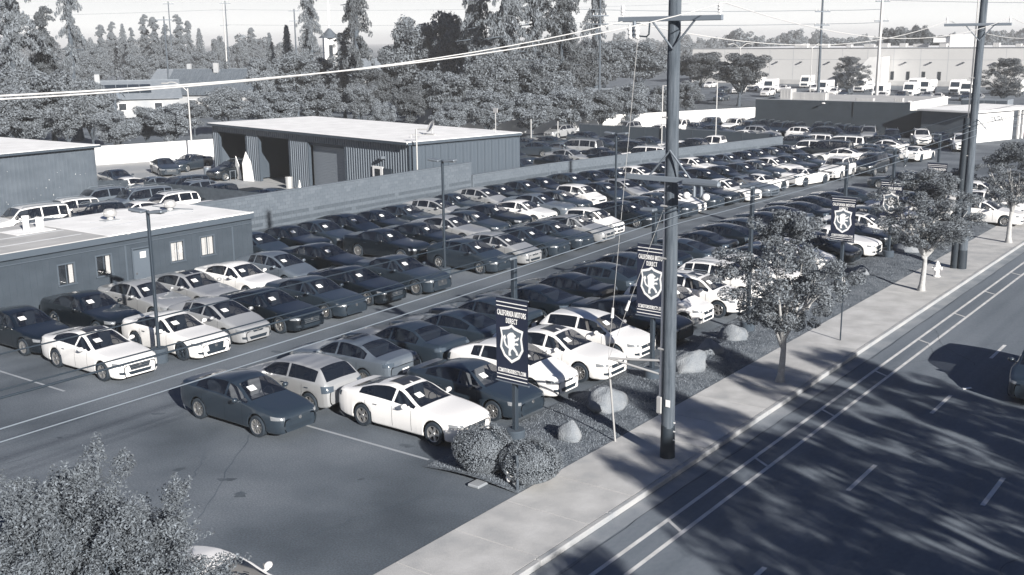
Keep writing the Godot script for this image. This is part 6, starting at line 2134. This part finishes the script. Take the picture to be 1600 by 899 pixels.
func planting() -> void:
	# street trees on the pavement
	var t := tree("street_tree", "nearest street tree on the pavement, its crown hiding the cars behind", "street trees on the pavement", W(9.0, 35.4), 6.05, 5.2, "street", 0, "leaf_street", 1.6, "bark_pale", .13)
	t = tree("street_tree", "second street tree up the pavement, with a smooth pale trunk", "street trees on the pavement", W(18.6, 48.7), 5.7, 6.3, "street", 1, "leaf_street", 1.8, "bark_pale", .15)
	t = tree("street_tree", "third street tree up the pavement, beyond the second utility pole", "street trees on the pavement", W(27.7, 60.2), 5.9, 5.2, "street", 2, "leaf_street", 2.0, "bark_pale", .16)
	t = tree("street_tree", "fourth street tree up the pavement, mostly hidden by the third", "street trees on the pavement", S(80.5, -13.9), 5.8, 5.0, "street", 0, "leaf_street", 2.0, "bark_pale", .15)
	# the tree close to the viewer
	var fg := thing("lot_tree", "small leaved tree with pale twigs in the corner nearest the viewer", "tree", W(-6.35, 14.1), .6)
	crowns["close"] = crown("close", 777, 300000, .0086)
	var tb := MB.new()
	tb.tube([Vector3(0, -.1, 0), Vector3(.05, 1.2, 0), Vector3(0, 2.4, .05)], [.17, .13, .10], 10)
	for k in 70:
		var a := rng.randf() * TAU
		var y0 := rng.randf_range(1.4, 2.6)
		var up := rng.randf_range(.05, 1.0)
		var out := rng.randf_range(.5, .8) * 2.2 * cos(up * 1.35)
		var tip := Vector3(cos(a) * out, 3.0 + up * 1.9, sin(a) * out)
		var mid := Vector3(tip.x * .45, lerpf(y0, tip.y, .5), tip.z * .45)
		tb.tube([Vector3(0, y0, 0), mid, tip], [.05, .028, .008], 5, false)
		for j in 4:
			var q := mid.lerp(tip, rng.randf())
			tb.tube([q, q + Vector3(rng.randf_range(-.5, .5), rng.randf_range(.1, .55), rng.randf_range(-.5, .5))], [.013, .004], 4, false)
	part("trunk", tb.mesh(), M.bark, fg)
	var cr := part("crown", crowns["close"], M.leaf_close, fg)
	cr.scale = Vector3(2.8, 2.42, 2.8)
	cr.position.y = 1.1
	cr.set_meta("kind", "stuff")
	# trees on the far side of the street, whose shade falls over the road
	for k in 5:
		tree("road_tree", "tall tree across the street shading the road, %s from the near end" % ordinal(k + 1), "trees across the street", S([8.0, 12.5, 17.0, 21.5, 26.0][k], [11.0, 12.6, 10.6, 12.0, 10.4][k]), [11.0, 13.0, 13.5, 14.0, 11.5][k], [6.0, 7.0, 6.5, 7.0, 6.0][k], "street", k % 3, "leaf_dark", 3.2, "bark")
	# bushes
	clipped(W(-.80, 27.75), Vector3(.84, 1.25, .80), "clipped round hedge against the white sedan's nose", 1)
	clipped(W(.42, 27.0), Vector3(.80, 1.12, .80), "second clipped hedge, next to the pavement and the post stub", 2)
	clipped(S(60.6, -17.9), Vector3(1.15, 1.15, 1.35), "dark bush behind the second street tree's trunk", 3)
	clipped(S(62.9, -16.7), Vector3(.8, .85, .9), "smaller dark bush between the second street tree and utility pole", 4)
	for q in [[78.0, -17.4, 2.2, 3.0], [84.0, -21.0, 2.6, 3.4], [74.0, -16.6, 1.4, 2.2]]:
		tree("leafy_shrub", {2.2: "leafy shrub just past the third street tree", 2.6: "tallest leafy shrub, farthest beyond the third street tree", 1.4: "low leafy shrub by the third street tree"}[q[2]], "shrubs beyond the second utility pole", S(q[0], q[1]), q[2], q[3], "bush", 0, "leaf_pale", .05)
	rock(S(28.1, -17.2), Vector3(.95, .56, .75), "biggest pale boulder, before the white sedans and the guy wire", 1)
	rock(S(25.0, -16.5), Vector3(.42, .5, .4), "upright boulder beside the guy wire anchor and clipped hedge", 2)
	rock(S(33.2, -16.95), Vector3(.9, .55, .65), "flat pale boulder just beyond the thick utility pole", 3)
	rock(S(35.4, -17.2), Vector3(.65, .42, .55), "dark low boulder between two lighter ones near the thick pole", 4)
	rock(S(37.5, -17.2), Vector3(.65, .52, .6), "angular grey boulder before the footing of the bare lamp pole", 5)
	rock(S(40.9, -17.3), Vector3(.6, .6, .5), "pale boulder under the nearest street tree's crown, beside the footing", 6)
	rock(S(43.4, -17.2), Vector3(.45, .5, .4), "small pale boulder behind the nearest street tree's trunk", 7)
	rock(S(45.2, -16.8), Vector3(.62, .5, .5), "round pale boulder in sunlit grass past the nearest street tree", 8)
	rock(S(51.6, -17.3), Vector3(.62, .45, .5), "boulder before the banner pole and the dark bush", 11)
	rock(S(58.6, -17.3), Vector3(.9, .45, .6), "low boulder between the second utility pole and the bush", 9)
	rock(S(64.8, -17.0), Vector3(.9, .42, .7), "long low boulder behind the third street tree", 10)
	# the treeline beyond the white wall
	var order := TREES.duplicate()
	order.sort_custom(func(a, b): return a[2] / a[3] < b[2] / b[3])
	var k := 0
	for q in order:
		k += 1
		var deo: bool = q[0] != "round"
		var up: float = 1.5 if q[0] == "deodar" and q[4] > 16.0 else 1.0
		tree("conifer" if deo else "broadleaf_tree", "%s, %s along the treeline from the grey shed" % [{"deodar": "tall feathery conifer", "conifer": "pointed conifer", "round": {"pale": "pale rounded tree", "mid": "grey broadleaf tree", "dark": "dark broadleaf tree"}[q[1]]}[q[0]], ordinal(k)], "treeline beyond the white wall", W(q[2], q[3]), q[4] * up, q[5] * (1.25 if deo else 1.0), q[0], q[6], "leaf_" + q[1], q[7], "bark")
	tree("broadleaf_tree", "big round tree with bare trunk beside the dark brick building", "", W(38.8, 188.0), 9.9, 11.5, "round", 0, "leaf_dark", 2.4, "bark", .35)
	tree("broadleaf_tree", "round street tree standing before the warehouse wall and white pole", "", W(58.9, 194.0), 8.3, 8.6, "street", 1, "leaf_dark", 2.2, "bark", .2)
	tree("broadleaf_tree", "spreading street tree beyond the sign hall at the road", "", W(71.0, 160.0), 8.6, 9.0, "street", 2, "leaf_dark", 2.2, "bark", .2)
	order = FAR_TREES.duplicate()
	order.sort_custom(func(a, b): return a[1] / a[2] < b[1] / b[2])
	k = 0
	for q in order:
		k += 1
		var kind: String = "round" if q[0] == "bushy" else "deodar" if q[0] == "conifer" and k % 3 else q[0]
		tree("far_tree", "%s on the skyline, %s counting along the horizon" % [{"round": "far rounded tree", "conifer": "far pointed conifer", "deodar": "far loose conifer", "bushy": "big dark round tree"}[q[0]], ordinal(k)], "trees on the skyline", W(q[1], q[2]), q[3], q[4] * (1.0 if kind == "round" else 1.7), kind, k % 2, "leaf_dark" if q[0] == "bushy" else "leaf_mid", q[3] * .12, "bark")
	# beyond that nobody could count the trees
	var mm := MultiMesh.new()
	mm.transform_format = MultiMesh.TRANSFORM_3D
	mm.mesh = crown_of("dome", 1)
	mm.instance_count = 420
	for i in 420:
		var d := rng.randf_range(380.0, 760.0)
		var b := rng.randf_range(-.62, .62)
		if b < .12 and b > -.3 and rng.randf() < .4: b += .3
		var hh := rng.randf_range(6.0, 10.5) * (1.0 + (d - 380.0) / 1400.0)
		if rng.randf() < .16: hh *= 1.35
		var ww := hh * rng.randf_range(.35, .75)
		mm.set_instance_transform(i, Transform3D(Basis(Vector3.UP, rng.randf() * TAU).scaled(Vector3(ww, hh * .62, ww)), W(d * b, d, -hh * .1)))
	var wood := MultiMeshInstance3D.new()
	wood.name = numbered("distant_wood")
	wood.multimesh = mm
	wood.material_override = M.leaf_mid
	add_child(wood)
	tag(wood, "distant mass of trees along the horizon over roofs and warehouse", "wood", "", "stuff")
	# a small palm by the solar roof
	var pa := thing("palm_tree", "small palm before the house with solar panels", "palm", W(-59.6, 168.0))
	var pt := MB.new()
	pt.tube([Vector3.ZERO, Vector3(.1, 4.4, 0)], [.25, .18], 8)
	part("trunk", pt.mesh(), M.bark, pa)
	for i in 16:
		var a := TAU * i / 16
		var fr := MB.new()
		var last := Vector3(.1, 4.4, 0)
		for s in range(1, 8):
			var u := s / 7.0
			var p := Vector3(.1 + cos(a) * 2.2 * u, 4.4 + 1.3 * u - 2.4 * u * u * (.6 + .5 * (i % 3)), sin(a) * 2.2 * u)
			var sd := Vector3(-sin(a), -.25, cos(a)) * .3 * sin(PI * minf(u + .12, 1.0))
			fr.quad(last, p, p + sd, last + sd)
			fr.quad(last, p, p - Vector3(sd.x, -sd.y, sd.z), last - Vector3(sd.x, -sd.y, sd.z))
			last = p
		part("frond", fr.mesh(), M.frond, pa)

# ---------------------------------------------------------------- the walker
func field_mesh(bones: Array, cell: float, blend: float) -> ArrayMesh:      # surface nets round tapered bones [a, b, ra, rb]
	var lo := Vector3(1e9, 1e9, 1e9); var hi := -lo
	for b in bones:
		for e in [[b[0], b[2]], [b[1], b[3]]]:
			lo = lo.min(e[0] - Vector3.ONE * (e[1] + cell * 3)); hi = hi.max(e[0] + Vector3.ONE * (e[1] + cell * 3))
	var nx := int((hi.x - lo.x) / cell) + 1; var ny := int((hi.y - lo.y) / cell) + 1; var nz := int((hi.z - lo.z) / cell) + 1
	var val := PackedFloat32Array()
	val.resize(nx * ny * nz)
	for k in nz:
		for j in ny:
			for i in nx:
				var p := lo + Vector3(i, j, k) * cell
				var d := 1e3
				for b in bones:
					var ab: Vector3 = b[1] - b[0]
					var t := clampf((p - b[0]).dot(ab) / ab.length_squared(), 0, 1)
					var q: float = p.distance_to(b[0] + ab * t) - lerpf(b[2], b[3], t)
					var h := maxf(blend - absf(d - q), 0.0) / blend
					d = minf(d, q) - h * h * blend * .25
				val[(k * ny + j) * nx + i] = d
	var at := {}
	var sh := Shell.new()
	for k in nz - 1:
		for j in ny - 1:
			for i in nx - 1:
				var c := Vector3.ZERO
				var n := 0
				for e in [[0,0,0,1,0,0],[0,1,0,1,1,0],[0,0,1,1,0,1],[0,1,1,1,1,1],[0,0,0,0,1,0],[1,0,0,1,1,0],[0,0,1,0,1,1],[1,0,1,1,1,1],[0,0,0,0,0,1],[1,0,0,1,0,1],[0,1,0,0,1,1],[1,1,0,1,1,1]]:
					var a := val[((k + e[2]) * ny + j + e[1]) * nx + i + e[0]]
					var b := val[((k + e[5]) * ny + j + e[4]) * nx + i + e[3]]
					if (a < 0) != (b < 0):
						c += Vector3(e[0], e[1], e[2]).lerp(Vector3(e[3], e[4], e[5]), a / (a - b)); n += 1
				if n: at[(k * ny + j) * nx + i] = sh.vert((k * ny + j) * nx + i, lo + (Vector3(i, j, k) + c / n) * cell)
	for k in range(1, nz - 1):
		for j in range(1, ny - 1):
			for i in range(1, nx - 1):
				var o := (k * ny + j) * nx + i
				for ax in 3:
					var o2: int = o + [1, nx, nx * ny][ax]
					if (val[o] < 0) == (val[o2] < 0): continue
					var u: int = [nx, nx * ny, 1][ax]
					var w: int = [nx * ny, 1, nx][ax]
					var q := [at.get(o - u - w, -1), at.get(o - w, -1), at.get(o, -1), at.get(o - u, -1)]
					if q.has(-1): continue
					if val[o] < 0:
						sh.tri(q[0], q[2], q[1]); sh.tri(q[0], q[3], q[2])
					else:
						sh.tri(q[0], q[1], q[2]); sh.tri(q[0], q[2], q[3])
	return sh.mesh()

func walker() -> void:
	var o := thing("person", "person in light shirt and dark trousers walking down the aisle", "person", S(98.6, -29.7), yaw(190))
	var J := func(x, y, z) -> Vector3: return Vector3(x, y, z)
	var body := [
		[J.call(0, .98, 0), J.call(.02, 1.36, 0), .15, .17], [J.call(.02, 1.38, -.15), J.call(.02, 1.38, .15), .085, .085], [J.call(.02, 1.40, 0), J.call(.04, 1.54, 0), .075, .055],
		[J.call(.05, 1.62, 0), J.call(.06, 1.68, 0), .095, .092], [J.call(.14, 1.62, 0), J.call(.15, 1.60, 0), .02, .016],
		[J.call(.02, 1.40, .19), J.call(.10, 1.13, .23), .055, .045], [J.call(.10, 1.13, .23), J.call(.26, .95, .22), .043, .032],
		[J.call(.02, 1.40, -.19), J.call(-.12, 1.14, -.23), .055, .045], [J.call(-.12, 1.14, -.23), J.call(-.14, .88, -.22), .043, .032],
		[J.call(0, .95, .09), J.call(.22, .52, .10), .095, .065], [J.call(.22, .52, .10), J.call(.24, .10, .10), .062, .042], [J.call(.22, .05, .10), J.call(.38, .04, .10), .045, .035],
		[J.call(0, .95, -.09), J.call(-.12, .52, -.10), .095, .065], [J.call(-.12, .52, -.10), J.call(-.42, .18, -.10), .062, .042], [J.call(-.44, .13, -.10), J.call(-.34, .03, -.10), .045, .035]]
	for h in [[J.call(.26, .95, .22), J.call(.07, -.05, 0)], [J.call(-.14, .88, -.22), J.call(.02, -.09, 0)]]:
		body.append([h[0], h[0] + h[1], .034, .03])
		for f in 4: body.append([h[0] + h[1] + J.call(0, 0, (f - 1.5) * .018), h[0] + h[1] * (1.9 - .12 * absf(f - 1.4)) + J.call(.012, 0, (f - 1.5) * .02), .010, .008])
		body.append([h[0] + h[1] * .5, h[0] + h[1] * 1.1 + J.call(.03, 0, .0), .011, .009])
	part("body", field_mesh(body, .034, .05), M.skin, o)
	var shirt := []
	for b in [body[0], body[1], body[5], body[7]]: shirt.append([b[0], b[1], b[2] + .018, b[3] + .018])
	part("shirt", field_mesh(shirt, .036, .05), M.shirt, o)
	var legs := []
	for b in [body[9], body[10], body[12], body[13]]: legs.append([b[0], b[1], b[2] + .018, b[3] + .022])
	part("trousers", field_mesh(legs, .036, .05), M.trousers, o)
	part("hair", field_mesh([[J.call(.02, 1.66, 0), J.call(.04, 1.72, 0), .098, .094]], .03, .04), M.hair, o)


# ---------------------------------------------------------------- all cars
func cars() -> void:
	var D := "dark"; var K := "black"; var Wh := "white"; var Sv := "silver"; var G := "grey"
	var s := "sheet"; var sr := "sheet roof"
	car_row([Vector2(0, -34.25), Vector2(48, -34.25), Vector2(60, -34.7), Vector2(67, -34.6), Vector2(80, -33.0)], [
		[21.6, "fastback", Wh, sr], [24.7, "sedan", Wh, s], [26.9, "compact", Sv, s], [29.4, "fastback", K, s], [31.95, "sedan", D, s], [34.7, "fastback", K, s], [37.5, "sedan", D, s], [42.7, "sedan", D, s], [45.25, "compact", Sv, s], [47.75, "sedan", D, s], [50.1, "sedan", D, s], [52.45, "compact", Sv, s], [54.8, "minihatch", Wh, s], [58.7, "sedan", K, s], [60.95, "compact", D, s], [63.0, "sedan", D, s], [65.1, "sedan", Wh, s], [67.3, "sedan", D, s], [69.7, "fastback", K, s], [72.1, "sedan", Wh, s], [74.8, "coupe", G, ""]],
		ACROSS, "the front row facing the aisle", "cars in the front row facing the aisle")
	car_row([Vector2(0, -39.7), Vector2(30, -39.6), Vector2(55, -40.6), Vector2(63, -41.2), Vector2(69, -39.9), Vector2(79, -38.1), Vector2(95, -36.1)], [
		[24.8, "sedan", K, s], [27.4, "sedan", Sv, s], [29.75, "sedan", Sv, sr], [32.4, "sedan", Wh, s], [34.8, "compact", G, s], [37.9, "sedan", K, s], [42.6, "sedan", K, s], [45.5, "sedan", K, s], [48.2, "sedan", Sv, s], [50.6, "compact", D, s], [53.0, "sedan", K, s], [55.9, "compact", Wh, s], [58.5, "sedan", G, s], [60.9, "compact", D, s], [63.5, "minihatch", Wh, s], [65.8, "sedan", D, s], [68.0, "compact", Sv, s], [70.2, "sedan", D, ""], [72.4, "sedan", K, s], [74.6, "sedan", D, s], [77.0, "compact", K, s], [79.4, "sedan", K, s], [82.0, "sedan", D, s], [84.7, "compact", D, s], [87.3, "sedan", Wh, s], [89.6, "sedan", D, s], [92.0, "sedan", D, s]],
		ACROSS, "the middle row before the wall", "cars in the middle row before the wall")
	car_row([Vector2(36, -45.3), Vector2(50, -45.2), Vector2(57, -46.0), Vector2(64, -46.0), Vector2(70, -45.1), Vector2(75, -43.6), Vector2(84, -43.2), Vector2(90, -41.6), Vector2(99, -40.2)], [
		[38.2, "compact", D, s], [40.7, "sedan", K, s], [43.0, "sedan", D, s], [45.4, "sedan", K, s], [47.8, "sedan", K, s], [50.3, "sedan", D, s], [53.1, "compact", Sv, s], [55.9, "sedan", D, s], [58.7, "sedan", Sv, s], [61.2, "sedan", K, s], [63.6, "sedan", D, s], [66.1, "sedan", K, s], [68.9, "compact", D, s], [71.2, "sedan", K, s], [73.4, "compact", D, s], [75.7, "sedan", Wh, s], [78.4, "sedan", K, s], [81.4, "sedan", D, s], [84.3, "sedan", Wh, s], [86.6, "compact", D, s], [88.7, "sedan", G, s], [90.9, "sedan", K, s], [93.1, "sedan", D, s], [95.5, "compact", D, s], [98.0, "sedan", K, s]],
		ACROSS, "the row against the block wall", "cars in the row against the block wall")
	car_row([Vector2(20, -20.9), Vector2(40, -20.8), Vector2(75, -21.0)], [
		[23.45, "fastback", Wh, sr], [25.95, "compact", D, s], [28.3, "compact", Wh, s], [30.7, "sedan", Wh, sr], [33.4, "hatch", Wh, s], [36.2, "sedan", K, s], [39.0, "minihatch", Wh, s], [41.3, "crossover", Wh, sr], [44.2, "crossover", Wh, s], [46.8, "sedan", Wh, s], [49.3, "compact", D, s], [51.8, "sedan", Wh, s], [54.4, "compact", K, s], [56.9, "fastback", Wh, s], [59.3, "sedan", K, ""], [61.9, "sedan", Wh, sr], [64.5, "compact", D, s], [67.0, "sedan", Wh, s], [69.6, "compact", Wh, s], [72.2, "sedan", D, s]],
		ACROSS, "the row facing the pavement", "cars in the row facing the pavement")
	car_row([Vector2(20, -26.05), Vector2(40, -26.05), Vector2(75, -26.2)], [
		[23.3, "hatch", Sv, ""], [26.0, "sedan", G, "roof"], [28.5, "sedan", D, ""], [31.0, "fastback", D, ""], [33.4, "sedan", D, ""], [36.1, "fastback", K, ""], [38.7, "sedan", K, ""], [41.3, "sedan", D, ""], [44.0, "compact", D, ""], [46.5, "sedan", K, ""], [49.0, "fastback", D, ""], [51.5, "sedan", K, ""], [54.0, "compact", K, ""], [56.6, "sedan", D, ""], [59.2, "sedan", K, ""], [61.8, "compact", D, ""], [64.4, "sedan", K, ""], [67.2, "fastback", K, ""], [70.0, "sedan", K, ""], [72.8, "sedan", D, ""]],
		ACROSS + 180, "the street side aisle row", "cars in the street side aisle row")
	place_car("compact", "dark", W(-8.1, 32.05), 127.6, "dark grey sedan parked out of line at the near end, paper on its dashboard", "", "sheet")
	place_car("sedan", "white", W(-5.95, 19.8), 116.0, "white sedan at the bottom edge, mostly under the nearest tree", "")
	place_car("minivan", "dark", S(38.5, -6.35, ROAD_Y), 216.5, "dark minivan driving down the road at the picture's edge", "")
	# a dark sedan beside the audi-like white one, half out of the picture
	place_car("sedan", "black", S(21.75, -39.5), ACROSS, "black sedan at the very end of the lot, cut off by the picture's edge", "", "sheet")
	car_crowd(SUV_YARD, "in the suv yard", "cars in the suv yard", "")
	car_crowd(WORKSHOP_YARD, "in the workshop yard", "cars in the workshop yard")
	car_crowd(UPPER_YARD, "in the upper yard", "cars in the upper yard")
	car_crowd(FAR_LOT, "at the far end", "cars at the far end of the lot")
	car_crowd(STREET_END, "beyond the second utility pole", "cars beyond the second utility pole")


func road_texture() -> ImageTexture:
	# along the picture's height the road runs 60 m, across its width 22 m from the kerb
	var w := 512
	var h := 1024
	var f := FastNoiseLite.new(); f.seed = 9; f.frequency = .012; f.fractal_octaves = 5
	var g := FastNoiseLite.new(); g.seed = 12; g.frequency = .35; g.fractal_octaves = 2
	var im := Image.create(w, h, false, Image.FORMAT_RGB8)
	for y in h:
		for x in w:
			var a := TAU * y / h
			var n := f.get_noise_3d(x * 1.4, cos(a) * 90, sin(a) * 90)
			var s := f.get_noise_3d(x * 5.0 + 700, cos(a) * 9, sin(a) * 9)
			var l := .165 + .035 * n + .03 * s + .018 * g.get_noise_2d(x, y * .6)
			im.set_pixel(x, y, grey(clampf(l, .05, .4)))
	return ImageTexture.create_from_image(im)

func _ready() -> void:
	rng.seed = 4242
	# ---- camera
	var cam := Camera3D.new()
	cam.name = "camera"
	cam.fov = 29.29
	cam.near = .3
	cam.far = 6000
	add_child(cam)
	cam.transform = Transform3D(Basis(Vector3.RIGHT, deg_to_rad(-12.696)) * Basis(Vector3(0, 0, 1), -.01), Vector3(0, 11.3, 0))
	cam.current = true
	# ---- sky, sun, exposure
	var sky := ProceduralSkyMaterial.new()
	sky.sky_top_color = Color(.013, .031, .080).linear_to_srgb()
	sky.sky_horizon_color = Color(.63, .63, .615).linear_to_srgb()
	sky.sky_curve = .075
	sky.ground_bottom_color = Color(.10, .11, .13).linear_to_srgb()
	sky.ground_horizon_color = Color(.30, .30, .30).linear_to_srgb()
	sky.sky_energy_multiplier = 1.0
	var env := Environment.new()
	env.background_mode = Environment.BG_SKY
	env.sky = Sky.new()
	env.sky.sky_material = sky
	env.tonemap_mode = Environment.TONE_MAPPER_LINEAR
	env.tonemap_exposure = 2.0
	env.sdfgi_enabled = true
	env.ssao_enabled = true
	env.ssil_enabled = true
	env.fog_enabled = true
	env.fog_light_color = Color(.985, .99, 1.0)
	env.fog_density = .00042
	var we := WorldEnvironment.new()
	we.name = "environment"
	we.environment = env
	add_child(we)
	var sun := DirectionalLight3D.new()
	sun.name = "sun"
	sun.light_energy = 1.6
	sun.light_color = Color(1.0, .98, .95)
	sun.light_angular_distance = .5
	sun.shadow_enabled = true
	add_child(sun)
	var az := deg_to_rad(152.0)
	var el := deg_to_rad(22.0)
	sun.look_at_from_position(Vector3(sin(az) * cos(el), sin(el), -cos(az) * cos(el)) * 100.0, Vector3.ZERO)
	# ---- materials
	make_materials()
	mat("office_trim", grey(.075), .6)
	mat("office_groove", grey(.044), .8)
	mat("office_door", grey(.10), .6)
	mat("roof_seam", grey(.33), .8)
	mat("screen_cloth", grey(.045), .9)
	mat("arm_wood", grey(.17), .85)
	mat("tar_dark", grey(.02), .7)
	mat("tar", grey(.065), .6)
	rough_ground("stain", .06, .13, 2.0, .5, .3, 81)
	mat("lot_line", grey(.30), .9)
	mat("frond", grey(.14), .6)
	var tf := mat("turf", grey(.22), .8)
	tf.backlight_enabled = true
	tf.backlight = Color(.2, .2, .2)
	var lc: StandardMaterial3D = M.leaf_pale.duplicate()
	lc.resource_name = "leaf_close"
	lc.albedo_color = Color(.225, .26, .30).linear_to_srgb()
	lc.backlight = Color(.16, .16, .16)
	M["leaf_close"] = lc
	var rm := mat("road", Color.WHITE, .88)
	rm.albedo_texture = road_texture()
	rm.detail_enabled = true
	rm.detail_blend_mode = BaseMaterial3D.BLEND_MODE_MUL
	rm.detail_uv_layer = BaseMaterial3D.DETAIL_UV_2
	rm.uv2_triplanar = true
	rm.uv2_world_triplanar = true
	rm.uv2_scale = Vector3.ONE / 1.3
	rm.detail_albedo = M["grain2"] if M.has("grain2") else mono_tex(.09, .67, 1.0, 4, 7)
	# ---- the place
	build_ground()
	build_walls()
	build_office()
	build_garage()
	build_left_shed()
	build_dark_building()
	build_far()
	# ---- things
	cars()
	planting()
	street_poles()
	street_things()
	walker()
